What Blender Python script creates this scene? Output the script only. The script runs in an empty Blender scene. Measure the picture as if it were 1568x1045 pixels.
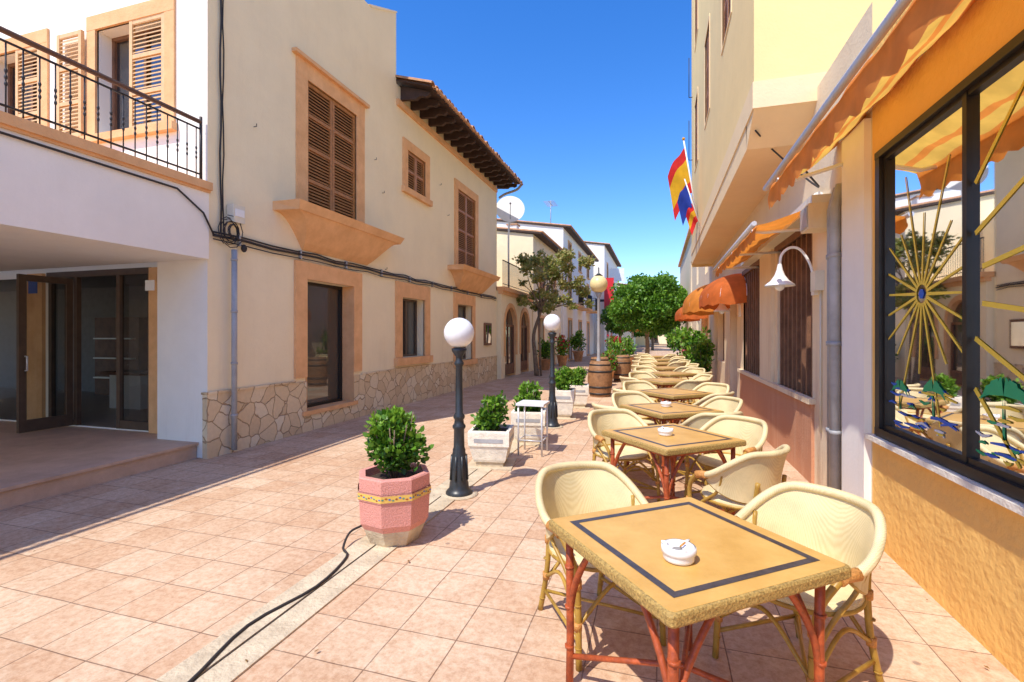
import bpy, math, random
from mathutils import Vector, Matrix
R=random.Random(7)
sc=bpy.context.scene
# ---------------------------------------------------------------- materials
def newmat(name):
    m=bpy.data.materials.new(name); m.use_nodes=True
    nt=m.node_tree; b=nt.nodes['Principled BSDF']
    return m,nt,b
def N(nt,t,**k):
    n=nt.nodes.new(t)
    for a,v in k.items():
        if hasattr(n,a): setattr(n,a,v)
        else: n.inputs[a].default_value=v
    return n
def c4(c): return (c[0],c[1],c[2],1)
def simple(name,c,rough=.6,metal=0,var=.12,scale=8,bump=0,bscale=60,c2=None,spec=.4):
    m,nt,b=newmat(name)
    b.inputs['Roughness'].default_value=rough; b.inputs['Metallic'].default_value=metal
    b.inputs['Specular IOR Level'].default_value=spec
    g=N(nt,'ShaderNodeNewGeometry')
    n=N(nt,'ShaderNodeTexNoise'); n.inputs['Scale'].default_value=scale; n.inputs['Detail'].default_value=6; n.inputs['Roughness'].default_value=.65
    nt.links.new(g.outputs['Position'],n.inputs['Vector'])
    r=N(nt,'ShaderNodeValToRGB')
    r.color_ramp.elements[0].position=.32; r.color_ramp.elements[1].position=.68
    a=c2 if c2 else tuple(x*(1-var) for x in c)
    r.color_ramp.elements[0].color=c4(a); r.color_ramp.elements[1].color=c4(tuple(min(1,x*(1+(0 if c2 else var*.5))) for x in c))
    nt.links.new(n.outputs['Fac'],r.inputs['Fac']); nt.links.new(r.outputs['Color'],b.inputs['Base Color'])
    if bump:
        n2=N(nt,'ShaderNodeTexNoise'); n2.inputs['Scale'].default_value=bscale; n2.inputs['Detail'].default_value=5
        nt.links.new(g.outputs['Position'],n2.inputs['Vector'])
        bp=N(nt,'ShaderNodeBump'); bp.inputs['Strength'].default_value=bump; bp.inputs['Distance'].default_value=.02
        nt.links.new(n2.outputs['Fac'],bp.inputs['Height']); nt.links.new(bp.outputs['Normal'],b.inputs['Normal'])
    return m
def stucco(name,c,dirt,zd=1.0,amt=.5,bump=.35,bscale=35):
    """plaster: mottled, with weathering growing towards the foot of the wall and faint vertical streaks"""
    m,nt,b=newmat(name); b.inputs['Roughness'].default_value=.9; b.inputs['Specular IOR Level'].default_value=.2
    L=nt.links.new
    g=N(nt,'ShaderNodeNewGeometry')
    n=N(nt,'ShaderNodeTexNoise'); n.inputs['Scale'].default_value=1.1; n.inputs['Detail'].default_value=8; n.inputs['Roughness'].default_value=.7
    L(g.outputs['Position'],n.inputs['Vector'])
    r=N(nt,'ShaderNodeMapRange'); r.inputs[1].default_value=.3; r.inputs[2].default_value=.75
    L(n.outputs['Fac'],r.inputs[0])
    mix=N(nt,'ShaderNodeMix',data_type='RGBA'); mix.inputs[6].default_value=c4(c); mix.inputs[7].default_value=c4(tuple(x*.90 for x in c))
    L(r.outputs[0],mix.inputs[0])
    sep=N(nt,'ShaderNodeSeparateXYZ'); L(g.outputs['Position'],sep.inputs[0])
    h=N(nt,'ShaderNodeMapRange'); h.inputs[1].default_value=zd; h.inputs[2].default_value=0; h.inputs[3].default_value=0; h.inputs[4].default_value=1
    L(sep.outputs[2],h.inputs[0])
    mp=N(nt,'ShaderNodeMapping'); mp.inputs['Scale'].default_value=(3,3,.35); L(g.outputs['Position'],mp.inputs[0])
    n2=N(nt,'ShaderNodeTexNoise'); n2.inputs['Scale'].default_value=1.6; n2.inputs['Detail'].default_value=9; n2.inputs['Roughness'].default_value=.75
    L(mp.outputs[0],n2.inputs['Vector'])
    r2=N(nt,'ShaderNodeMapRange'); r2.inputs[1].default_value=.5; r2.inputs[2].default_value=.72; L(n2.outputs['Fac'],r2.inputs[0])
    ma=N(nt,'ShaderNodeMath',operation='MULTIPLY_ADD'); L(h.outputs[0],ma.inputs[0]); ma.inputs[1].default_value=.8; ma.inputs[2].default_value=.2
    mb=N(nt,'ShaderNodeMath',operation='MULTIPLY'); L(ma.outputs[0],mb.inputs[0]); L(r2.outputs[0],mb.inputs[1])
    mc=N(nt,'ShaderNodeMath',operation='MULTIPLY'); L(mb.outputs[0],mc.inputs[0]); mc.inputs[1].default_value=amt
    mix2=N(nt,'ShaderNodeMix',data_type='RGBA'); L(mc.outputs[0],mix2.inputs[0]); L(mix.outputs[2],mix2.inputs[6]); mix2.inputs[7].default_value=c4(dirt)
    L(mix2.outputs[2],b.inputs['Base Color'])
    n3=N(nt,'ShaderNodeTexNoise'); n3.inputs['Scale'].default_value=bscale; n3.inputs['Detail'].default_value=6; L(g.outputs['Position'],n3.inputs['Vector'])
    n4=N(nt,'ShaderNodeTexNoise'); n4.inputs['Scale'].default_value=2.5; L(g.outputs['Position'],n4.inputs['Vector'])
    ad=N(nt,'ShaderNodeMath',operation='MULTIPLY_ADD'); L(n4.outputs['Fac'],ad.inputs[0]); ad.inputs[1].default_value=3; L(n3.outputs['Fac'],ad.inputs[2])
    bp=N(nt,'ShaderNodeBump'); bp.inputs['Strength'].default_value=bump; bp.inputs['Distance'].default_value=.012
    L(ad.outputs[0],bp.inputs['Height']); L(bp.outputs['Normal'],b.inputs['Normal'])
    return m
def pavement_mat():
    m,nt,b=newmat('terracotta_tiles'); L=nt.links.new; b.inputs['Roughness'].default_value=.85; b.inputs['Specular IOR Level'].default_value=.25
    g=N(nt,'ShaderNodeNewGeometry')
    wn=N(nt,'ShaderNodeTexNoise'); wn.inputs['Scale'].default_value=3; L(g.outputs['Position'],wn.inputs['Vector'])
    va=N(nt,'ShaderNodeVectorMath',operation='MULTIPLY_ADD'); L(wn.outputs['Color'],va.inputs[0]); va.inputs[1].default_value=(.012,.012,0); L(g.outputs['Position'],va.inputs[2])
    br=N(nt,'ShaderNodeTexBrick'); br.offset=0; br.squash=1
    br.inputs['Scale'].default_value=1; br.inputs['Brick Width'].default_value=.335; br.inputs['Row Height'].default_value=.335
    br.inputs['Mortar Size'].default_value=.0042; br.inputs['Mortar Smooth'].default_value=.4; br.inputs['Bias'].default_value=0
    br.inputs['Color1'].default_value=(.68,.46,.30,1); br.inputs['Color2'].default_value=(.77,.58,.41,1); br.inputs['Mortar'].default_value=(.32,.21,.14,1)
    L(va.outputs[0],br.inputs['Vector'])
    n=N(nt,'ShaderNodeTexNoise'); n.inputs['Scale'].default_value=.8; n.inputs['Detail'].default_value=9; n.inputs['Roughness'].default_value=.75; L(g.outputs['Position'],n.inputs['Vector'])
    r=N(nt,'ShaderNodeValToRGB'); r.color_ramp.elements[0].position=.32; r.color_ramp.elements[1].position=.6
    r.color_ramp.elements[0].color=(.72,.62,.54,1); r.color_ramp.elements[1].color=(1,1,1,1); L(n.outputs['Fac'],r.inputs['Fac'])
    mx=N(nt,'ShaderNodeMix',data_type='RGBA',blend_type='MULTIPLY'); mx.inputs[0].default_value=.85; L(br.outputs['Color'],mx.inputs[6]); L(r.outputs['Color'],mx.inputs[7])
    n2=N(nt,'ShaderNodeTexNoise'); n2.inputs['Scale'].default_value=24; n2.inputs['Detail'].default_value=8; n2.inputs['Roughness'].default_value=.8; L(g.outputs['Position'],n2.inputs['Vector'])
    r2=N(nt,'ShaderNodeValToRGB'); r2.color_ramp.elements[0].position=.36; r2.color_ramp.elements[1].position=.58
    r2.color_ramp.elements[0].color=(.68,.54,.45,1); r2.color_ramp.elements[1].color=(1.0,1.0,1.0,1); L(n2.outputs['Fac'],r2.inputs['Fac'])
    mx2=N(nt,'ShaderNodeMix',data_type='RGBA',blend_type='MULTIPLY'); mx2.inputs[0].default_value=.8; L(mx.outputs[2],mx2.inputs[6]); L(r2.outputs['Color'],mx2.inputs[7])
    n5=N(nt,'ShaderNodeTexNoise'); n5.inputs['Scale'].default_value=4.5; n5.inputs['Detail'].default_value=9; n5.inputs['Roughness'].default_value=.8; L(g.outputs['Position'],n5.inputs['Vector'])
    r5=N(nt,'ShaderNodeMapRange'); r5.inputs[1].default_value=.52; r5.inputs[2].default_value=.68; r5.inputs[4].default_value=.5; L(n5.outputs['Fac'],r5.inputs[0])
    mx5=N(nt,'ShaderNodeMix',data_type='RGBA'); L(r5.outputs[0],mx5.inputs[0]); L(mx2.outputs[2],mx5.inputs[6]); mx5.inputs[7].default_value=(.78,.65,.48,1)
    v=N(nt,'ShaderNodeTexVoronoi'); v.inputs['Scale'].default_value=2.2; L(g.outputs['Position'],v.inputs['Vector'])
    r3=N(nt,'ShaderNodeMapRange'); r3.inputs[1].default_value=.03; r3.inputs[2].default_value=.05; r3.inputs[3].default_value=.6; r3.inputs[4].default_value=0; L(v.outputs['Distance'],r3.inputs[0])
    mx3=N(nt,'ShaderNodeMix',data_type='RGBA'); L(r3.outputs[0],mx3.inputs[0]); L(mx5.outputs[2],mx3.inputs[6]); mx3.inputs[7].default_value=(.18,.13,.11,1)
    L(mx3.outputs[2],b.inputs['Base Color'])
    iv=N(nt,'ShaderNodeMath',operation='MULTIPLY_ADD'); L(br.outputs['Fac'],iv.inputs[0]); iv.inputs[1].default_value=-1.2; L(n2.outputs['Fac'],iv.inputs[2])
    bp=N(nt,'ShaderNodeBump'); bp.inputs['Strength'].default_value=.5; bp.inputs['Distance'].default_value=.005; L(iv.outputs[0],bp.inputs['Height']); L(bp.outputs['Normal'],b.inputs['Normal'])
    return m
def stone_mat():
    m,nt,b=newmat('crazy_paving_stone'); L=nt.links.new; b.inputs['Roughness'].default_value=.85
    g=N(nt,'ShaderNodeNewGeometry')
    wn=N(nt,'ShaderNodeTexNoise'); wn.inputs['Scale'].default_value=4; wn.inputs['Detail'].default_value=3; L(g.outputs['Position'],wn.inputs['Vector'])
    va=N(nt,'ShaderNodeVectorMath',operation='MULTIPLY_ADD'); L(wn.outputs['Color'],va.inputs[0]); va.inputs[1].default_value=(.14,.14,.14); L(g.outputs['Position'],va.inputs[2])
    v=N(nt,'ShaderNodeTexVoronoi'); v.feature='DISTANCE_TO_EDGE'; v.inputs['Scale'].default_value=4.3; L(va.outputs[0],v.inputs['Vector'])
    v2=N(nt,'ShaderNodeTexVoronoi'); v2.inputs['Scale'].default_value=4.3; L(va.outputs[0],v2.inputs['Vector'])
    sp=N(nt,'ShaderNodeSeparateXYZ'); L(v2.outputs['Color'],sp.inputs[0])
    r=N(nt,'ShaderNodeValToRGB'); r.color_ramp.elements[0].color=(.74,.55,.33,1); r.color_ramp.elements[1].color=(.92,.79,.57,1)
    e=r.color_ramp.elements.new(.5); e.color=(.86,.67,.42,1); L(sp.outputs[0],r.inputs['Fac'])
    n=N(nt,'ShaderNodeTexNoise'); n.inputs['Scale'].default_value=20; n.inputs['Detail'].default_value=6; L(g.outputs['Position'],n.inputs['Vector'])
    mx=N(nt,'ShaderNodeMix',data_type='RGBA',blend_type='MULTIPLY'); mx.inputs[0].default_value=.2; L(r.outputs['Color'],mx.inputs[6]); L(n.outputs['Fac'],mx.inputs[7])
    r2=N(nt,'ShaderNodeMapRange'); r2.inputs[1].default_value=.010; r2.inputs[2].default_value=.035; L(v.outputs['Distance'],r2.inputs[0])
    mx2=N(nt,'ShaderNodeMix',data_type='RGBA'); mx2.inputs[6].default_value=(.46,.31,.18,1); L(r2.outputs[0],mx2.inputs[0]); L(mx.outputs[2],mx2.inputs[7]); L(mx2.outputs[2],b.inputs['Base Color'])
    ad=N(nt,'ShaderNodeMath',operation='MULTIPLY_ADD'); L(n.outputs['Fac'],ad.inputs[0]); ad.inputs[1].default_value=.4; L(r2.outputs[0],ad.inputs[2])
    bp=N(nt,'ShaderNodeBump'); bp.inputs['Strength'].default_value=.7; bp.inputs['Distance'].default_value=.02; L(ad.outputs[0],bp.inputs['Height']); L(bp.outputs['Normal'],b.inputs['Normal'])
    return m
def glass_mat(name,trans=.0,tint=(.02,.022,.025),refl=.18,ior=1.45):
    m,nt,b=newmat(name); L=nt.links.new
    b.inputs['Base Color'].default_value=c4(tint); b.inputs['Roughness'].default_value=.3
    gl=N(nt,'ShaderNodeBsdfGlossy'); gl.inputs['Roughness'].default_value=.02; gl.inputs['Color'].default_value=(.9,.92,.95,1)
    tr=N(nt,'ShaderNodeBsdfTransparent'); tr.inputs['Color'].default_value=(.82,.84,.82,1)
    m1=N(nt,'ShaderNodeMixShader'); m1.inputs[0].default_value=trans; L(b.outputs[0],m1.inputs[1]); L(tr.outputs[0],m1.inputs[2])
    fr=N(nt,'ShaderNodeFresnel'); fr.inputs['IOR'].default_value=ior
    ad=N(nt,'ShaderNodeMath',operation='ADD'); L(fr.outputs[0],ad.inputs[0]); ad.inputs[1].default_value=refl; ad.use_clamp=True
    m2=N(nt,'ShaderNodeMixShader'); L(ad.outputs[0],m2.inputs[0]); L(m1.outputs[0],m2.inputs[1]); L(gl.outputs[0],m2.inputs[2])
    L(m2.outputs[0],nt.nodes['Material Output'].inputs[0])
    return m
def cloth_mat(name,stops,axis=0,rng=(0,1),trans=.45):
    """fabric with stripes measured along one world axis"""
    m,nt,b=newmat(name); L=nt.links.new; b.inputs['Roughness'].default_value=.85
    g=N(nt,'ShaderNodeNewGeometry'); s=N(nt,'ShaderNodeSeparateXYZ')
    L(g.outputs['Position'],s.inputs[0])
    mr=N(nt,'ShaderNodeMapRange'); mr.inputs[1].default_value=rng[0]; mr.inputs[2].default_value=rng[1]; L(s.outputs[axis],mr.inputs[0])
    r=N(nt,'ShaderNodeValToRGB'); r.color_ramp.interpolation='CONSTANT'
    r.color_ramp.elements[0].position=stops[0][0]; r.color_ramp.elements[0].color=c4(stops[0][1])
    r.color_ramp.elements[1].position=stops[1][0]; r.color_ramp.elements[1].color=c4(stops[1][1])
    for p,c in stops[2:]:
        e=r.color_ramp.elements.new(p); e.color=c4(c)
    L(mr.outputs[0],r.inputs['Fac'])
    n=N(nt,'ShaderNodeTexNoise'); n.inputs['Scale'].default_value=5; n.inputs['Detail'].default_value=8; L(g.outputs['Position'],n.inputs['Vector'])
    q=N(nt,'ShaderNodeMapRange'); q.inputs[1].default_value=.35; q.inputs[2].default_value=.65; q.inputs[3].default_value=.78; q.inputs[4].default_value=1; L(n.outputs['Fac'],q.inputs[0])
    mm=N(nt,'ShaderNodeMix',data_type='RGBA',blend_type='MULTIPLY'); mm.inputs[0].default_value=1; L(r.outputs['Color'],mm.inputs[6]); L(q.outputs[0],mm.inputs[7])
    L(mm.outputs[2],b.inputs['Base Color'])
    t=N(nt,'ShaderNodeBsdfTranslucent'); L(mm.outputs[2],t.inputs['Color'])
    mx=N(nt,'ShaderNodeMixShader'); mx.inputs[0].default_value=trans; L(b.outputs[0],mx.inputs[1]); L(t.outputs[0],mx.inputs[2]); L(mx.outputs[0],nt.nodes['Material Output'].inputs[0])
    return m
def leaf_mat(name,c):
    m,nt,b=newmat(name); L=nt.links.new; b.inputs['Roughness'].default_value=.45; b.inputs['Base Color'].default_value=c4(c)
    g=N(nt,'ShaderNodeNewGeometry'); n=N(nt,'ShaderNodeTexNoise'); n.inputs['Scale'].default_value=9; L(g.outputs['Position'],n.inputs['Vector'])
    mx=N(nt,'ShaderNodeMix',data_type='RGBA'); mx.inputs[6].default_value=c4(tuple(x*.55 for x in c)); mx.inputs[7].default_value=c4(tuple(x*1.35 for x in c)); L(n.outputs['Fac'],mx.inputs[0]); L(mx.outputs[2],b.inputs['Base Color'])
    t=N(nt,'ShaderNodeBsdfTranslucent'); L(mx.outputs[2],t.inputs['Color'])
    ms=N(nt,'ShaderNodeMixShader'); ms.inputs[0].default_value=.35; L(b.outputs[0],ms.inputs[1]); L(t.outputs[0],ms.inputs[2]); L(ms.outputs[0],nt.nodes['Material Output'].inputs[0])
    return m
def weave_mat(name,c1,c2,s=60):
    m,nt,b=newmat(name); L=nt.links.new; b.inputs['Roughness'].default_value=.6
    tc=N(nt,'ShaderNodeTexCoord')
    fac=[]
    for d in ('X','Z','Y'):
        w=N(nt,'ShaderNodeTexWave',bands_direction=d); w.inputs['Scale'].default_value=s; w.inputs['Distortion'].default_value=.8; L(tc.outputs['Object'],w.inputs['Vector']); fac.append(w)
    a=N(nt,'ShaderNodeMath',operation='ADD'); L(fac[0].outputs['Fac'],a.inputs[0]); L(fac[1].outputs['Fac'],a.inputs[1])
    a2=N(nt,'ShaderNodeMath',operation='ADD'); L(a.outputs[0],a2.inputs[0]); L(fac[2].outputs['Fac'],a2.inputs[1])
    mr=N(nt,'ShaderNodeMapRange'); mr.inputs[1].default_value=.4; mr.inputs[2].default_value=2.0; L(a2.outputs[0],mr.inputs[0])
    mx=N(nt,'ShaderNodeMix',data_type='RGBA'); mx.inputs[6].default_value=c4(c2); mx.inputs[7].default_value=c4(c1); L(mr.outputs[0],mx.inputs[0])
    g=N(nt,'ShaderNodeNewGeometry'); n=N(nt,'ShaderNodeTexNoise'); n.inputs['Scale'].default_value=6; n.inputs['Detail'].default_value=6; L(g.outputs['Position'],n.inputs['Vector'])
    q=N(nt,'ShaderNodeMapRange'); q.inputs[1].default_value=.35; q.inputs[2].default_value=.6; q.inputs[3].default_value=.82; q.inputs[4].default_value=1; L(n.outputs['Fac'],q.inputs[0])
    mm=N(nt,'ShaderNodeMix',data_type='RGBA',blend_type='MULTIPLY'); mm.inputs[0].default_value=1; L(mx.outputs[2],mm.inputs[6]); L(q.outputs[0],mm.inputs[7])
    L(mm.outputs[2],b.inputs['Base Color'])
    bp=N(nt,'ShaderNodeBump'); bp.inputs['Strength'].default_value=.4; bp.inputs['Distance'].default_value=.0012; L(a2.outputs[0],bp.inputs['Height']); L(bp.outputs['Normal'],b.inputs['Normal'])
    return m

M={}
M['pave']=pavement_mat(); M['stone']=stone_mat()
M['cream']=stucco('cream_plaster',(.99,.85,.58),(.68,.50,.30),zd=2.0,amt=.45)
M['white']=stucco('white_plaster',(.97,.92,.84),(.68,.62,.53),zd=1.5,amt=.35,bump=.15)
M['orange']=stucco('orange_stucco',(.98,.58,.17),(.72,.40,.13),zd=.8,amt=.45,bump=.9,bscale=22)
M['yellow']=stucco('yellow_plaster',(.95,.71,.34),(.75,.5,.28),zd=0,amt=.4,bump=.2)
M['band']=stucco('pale_band_plaster',(.95,.72,.43),(.7,.48,.30),zd=0,amt=.4,bump=.2)
M['beige']=stucco('beige_plaster',(.88,.72,.50),(.46,.26,.15),zd=2.2,amt=.85)
M['pinkwall']=stucco('terracotta_plaster',(.62,.30,.17),(.72,.50,.34),zd=1.0,amt=.7)
M['trim']=simple('sandstone_trim',(.90,.52,.25),.85,scale=4,bump=.3,bscale=40,c2=(.74,.40,.18))
M['shutter']=simple('brown_shutter_wood',(.46,.21,.075),.55,var=.25,scale=12)
M['shutter_lt']=simple('ochre_shutter_wood',(.78,.50,.25),.6,var=.15,scale=12)
M['wood']=simple('dark_wood',(.21,.10,.055),.6,var=.35,scale=6,bump=.2)
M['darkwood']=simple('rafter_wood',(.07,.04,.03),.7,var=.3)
M['tile']=simple('clay_roof_tile',(.58,.30,.15),.85,var=.4,scale=6,bump=.3)
M['glass']=glass_mat('dark_glass',refl=.09)
M['shopglass']=glass_mat('shop_glass',trans=.75,refl=.03)
M['bigglass']=glass_mat('restaurant_glass',trans=.85,tint=(.02,.018,.018),refl=.015,ior=1.38)
M['black']=simple('black_frame',(.022,.018,.016),.4,var=.2)
M['lampblk']=simple('black_cast_iron',(.03,.036,.042),.38,var=.25,scale=20,spec=.5)
M['brownmetal']=simple('brown_aluminium',(.12,.08,.055),.4,var=.2)
M['iron']=simple('wrought_iron',(.03,.025,.025),.5)
M['rail']=simple('rail_wood',(.16,.08,.05),.6)
M['grey']=simple('grey_pipe',(.46,.46,.47),.5,var=.2,scale=5,c2=(.32,.32,.33))
M['cable']=simple('black_cable',(.035,.03,.03),.6)
M['globe']=simple('opal_globe',(.92,.92,.91),.22,var=.02)
M['globey']=simple('amber_globe',(.85,.70,.35),.3,var=.05)
M['pinkcon']=simple('pink_pebble_concrete',(.85,.38,.31),.9,scale=110,bump=.5,bscale=110,c2=(.58,.25,.20))
M['whitecon']=simple('white_concrete',(.88,.81,.68),.9,var=.2,scale=14,bump=.4,bscale=60)
M['con']=simple('old_concrete',(.72,.60,.42),.95,scale=5,bump=.6,bscale=40,c2=(.48,.38,.26))
M['soil']=simple('soil',(.07,.045,.03),.95,var=.4,bump=.6)
M['band_y']=simple('yellow_glaze',(.80,.52,.12),.4)
M['band_b']=simple('green_glaze',(.10,.28,.22),.4)
M['plat']=simple('platform_tile',(.72,.50,.36),.7,scale=3,bump=.2,c2=(.54,.36,.25))
M['tabletop']=simple('tan_tabletop',(.72,.43,.125),.45,scale=5,c2=(.58,.32,.075),bump=.08,bscale=90,spec=.3)
M['tableedge']=simple('speckled_edge',(.62,.40,.12),.6,scale=110,c2=(.20,.13,.04),bump=.4,bscale=110)
M['inlay']=simple('black_inlay',(.075,.062,.06),.4,var=.4,scale=30)
M['redmetal']=simple('red_painted_metal',(.54,.11,.03),.45,scale=22,c2=(.24,.05,.02),bump=.25,bscale=40)
M['bamboo']=simple('bamboo_cane',(.52,.32,.06),.4,scale=14,c2=(.33,.18,.03))
M['wrap']=simple('orange_wrap',(.66,.30,.08),.5,var=.35,scale=60,bump=.4,bscale=150)
M['weave']=weave_mat('cream_weave',(.86,.72,.41),(.70,.54,.26))
M['porcelain']=simple('white_porcelain',(.88,.88,.89),.15,var=.02,spec=.5)
M['ash']=simple('ash',(.3,.28,.26),.9)
OR=(.93,.34,.06); YE=(.97,.62,.12)
M['awn']=cloth_mat('striped_awning',[(0,OR),(.10,YE),(.26,OR),(.34,YE),(.56,OR),(.66,YE),(.86,OR)],0,(1.0,1.60))
M['awn2']=cloth_mat('orange_awning',[(0,(.92,.34,.05)),(.5,(.92,.38,.06))],0,(0,3))
M['awn3']=cloth_mat('red_orange_awning',[(0,(.82,.21,.04)),(.5,(.84,.22,.04))],0,(0,3))
M['bluecloth']=cloth_mat('blue_awning',[(0,(.03,.16,.5)),(.5,(.03,.16,.5))],0,(0,3))
M['fred']=cloth_mat('flag_red',[(0,(.80,.03,.03)),(.5,(.80,.03,.03))],0,(0,3),.3)
M['fyel']=cloth_mat('flag_yellow',[(0,(.92,.52,.02)),(.5,(.92,.52,.02))],0,(0,3),.3)
M['fblu']=cloth_mat('flag_blue',[(0,(.02,.06,.45)),(.5,(.02,.06,.45))],0,(0,3),.3)
M['whitem']=simple('white_metal',(.86,.86,.85),.35,var=.05)
M['alu']=simple('aluminium_bar',(.68,.69,.72),.35,var=.05,metal=.3)
M['cream_m']=simple('cream_enamel',(.78,.72,.58),.4,var=.06)
M['bark']=simple('bark',(.26,.19,.13),.9,var=.4,scale=10,bump=.7)
M['barrel']=simple('barrel_oak',(.32,.16,.07),.6,var=.35,scale=12)
M['redsign']=simple('red_sign',(.75,.03,.04),.4); M['bluesign']=simple('blue_sign',(.05,.12,.45),.4)
M['py']=simple('paint_yellow',(.90,.66,.08),.5,var=.05); M['pg']=simple('paint_green',(.02,.40,.16),.5); M['pb']=simple('paint_blue',(.03,.13,.60),.5); M['pw']=simple('paint_white',(.75,.78,.80),.5)
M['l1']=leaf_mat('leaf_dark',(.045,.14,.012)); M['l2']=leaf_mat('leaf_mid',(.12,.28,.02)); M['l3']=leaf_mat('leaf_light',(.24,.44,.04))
M['o1']=leaf_mat('leaf_olive',(.27,.31,.07)); M['o2']=leaf_mat('leaf_dry',(.44,.38,.12))
M['flower']=leaf_mat('red_flower',(.6,.02,.05))
M['dryleaf']=leaf_mat('dry_leaf',(.30,.17,.06))
M['earth']=simple('sandy_ground',(.42,.33,.24),.95,var=.2,scale=.5)
M['int_floor']=simple('interior_floor',(.42,.36,.30),.4); M['int_wall']=simple('interior_wall',(.26,.24,.22),.9)
M['int_dark']=simple('restaurant_panelling',(.58,.28,.10),.6,var=.5,scale=3)
M['greensh']=simple('green_shutter',(.03,.26,.12),.5)

# ---------------------------------------------------------------- mesh builder
class MB:
    def __init__(s): s.v=[];s.f=[];s.m=[];s.sm=[];s.mats=[]
    def mi(s,k):
        if k not in s.mats: s.mats.append(k)
        return s.mats.index(k)
    def face(s,pts,k,sm=False):
        i=len(s.v); s.v+= [tuple(p) for p in pts]; s.f.append(tuple(range(i,i+len(pts)))); s.m.append(s.mi(k)); s.sm.append(sm)
    def hexa(s,p,k):
        i=len(s.v); s.v+=[tuple(q) for q in p]
        for f in ((0,3,2,1),(4,5,6,7),(0,1,5,4),(1,2,6,5),(2,3,7,6),(3,0,4,7)):
            s.f.append(tuple(i+j for j in f)); s.m.append(s.mi(k)); s.sm.append(False)
    def box(s,x0,x1,y0,y1,z0,z1,k):
        s.hexa([(x0,y0,z0),(x1,y0,z0),(x1,y1,z0),(x0,y1,z0),(x0,y0,z1),(x1,y0,z1),(x1,y1,z1),(x0,y1,z1)],k)
    def ring(s,rings,k,closed=True,cap=True,sm=True):
        """list of rings (same count)"""
        i=len(s.v); n=len(rings[0])
        for r in rings: s.v+=[tuple(p) for p in r]
        a=s.mi(k)
        for j in range(len(rings)-1):
            for q in range(n if closed else n-1):
                q2=(q+1)%n
                s.f.append((i+j*n+q,i+j*n+q2,i+(j+1)*n+q2,i+(j+1)*n+q)); s.m.append(a); s.sm.append(sm)
        if cap and closed:
            s.f.append(tuple(i+q for q in reversed(range(n)))); s.m.append(a); s.sm.append(False)
            b=i+(len(rings)-1)*n
            s.f.append(tuple(b+q for q in range(n))); s.m.append(a); s.sm.append(False)
    def lathe(s,cx,cy,prof,k,n=20,sm=True,rot=0,cap=True,sx=1,sy=1):
        s.ring([[(cx+sx*r*math.cos(rot+2*math.pi*q/n),cy+sy*r*math.sin(rot+2*math.pi*q/n),z) for q in range(n)] for r,z in prof],k,True,cap,sm)
    def tube(s,pts,r,k,n=8,sm=True):
        pts=[Vector(p) for p in pts]; rs=r if isinstance(r,(list,tuple)) else [r]*len(pts)
        rings=[]; up=None
        for i,p in enumerate(pts):
            d=(pts[min(i+1,len(pts)-1)]-pts[max(i-1,0)]).normalized()
            if up is None:
                up=Vector((0,0,1)) if abs(d.z)<.9 else Vector((1,0,0))
            a=d.cross(up).normalized(); b=a.cross(d).normalized(); up=b
            rings.append([p+(a*math.cos(2*math.pi*q/n)+b*math.sin(2*math.pi*q/n))*rs[i] for q in range(n)])
        s.ring(rings,k,True,True,sm)
    def sphere(s,c,r,k,n=20,m=12,sx=1,sy=1,sz=1):
        s.ring([[(c[0]+sx*r*math.sin(t)*math.cos(2*math.pi*q/n),c[1]+sy*r*math.sin(t)*math.sin(2*math.pi*q/n),c[2]-sz*r*math.cos(t)) for q in range(n)] for t in [max(.02,math.pi*j/m) if j<m else math.pi-.02 for j in range(m+1)]],k)
    def build(s,name,parent=None,loc=(0,0,0),rz=0):
        me=bpy.data.meshes.new(name); me.from_pydata(s.v,[],s.f)
        for k in s.mats: me.materials.append(M[k])
        me.polygons.foreach_set('material_index',s.m); me.polygons.foreach_set('use_smooth',s.sm); me.update()
        return place(me,name,parent,loc,rz)
def place(me,name,parent=None,loc=(0,0,0),rz=0,scale=1):
    o=bpy.data.objects.new(name,me); sc.collection.objects.link(o); o.location=loc; o.rotation_euler=(0,0,rz); o.scale=(scale,)*3
    if parent: o.parent=parent
    return o
def empty(name):
    o=bpy.data.objects.new(name,None); o.empty_display_size=.2; sc.collection.objects.link(o); return o
def spline(pts,n=6):
    P=[Vector(p) for p in pts]; P=[P[0]*2-P[1]]+P+[P[-1]*2-P[-2]]; out=[]
    for i in range(1,len(P)-2):
        for j in range(n):
            t=j/n; a,b,c,d=P[i-1],P[i],P[i+1],P[i+2]
            out.append(.5*((2*b)+(c-a)*t+(2*a-5*b+4*c-d)*t*t+(3*b-a-3*c+d)*t**3))
    out.append(P[-2]); return out

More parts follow.
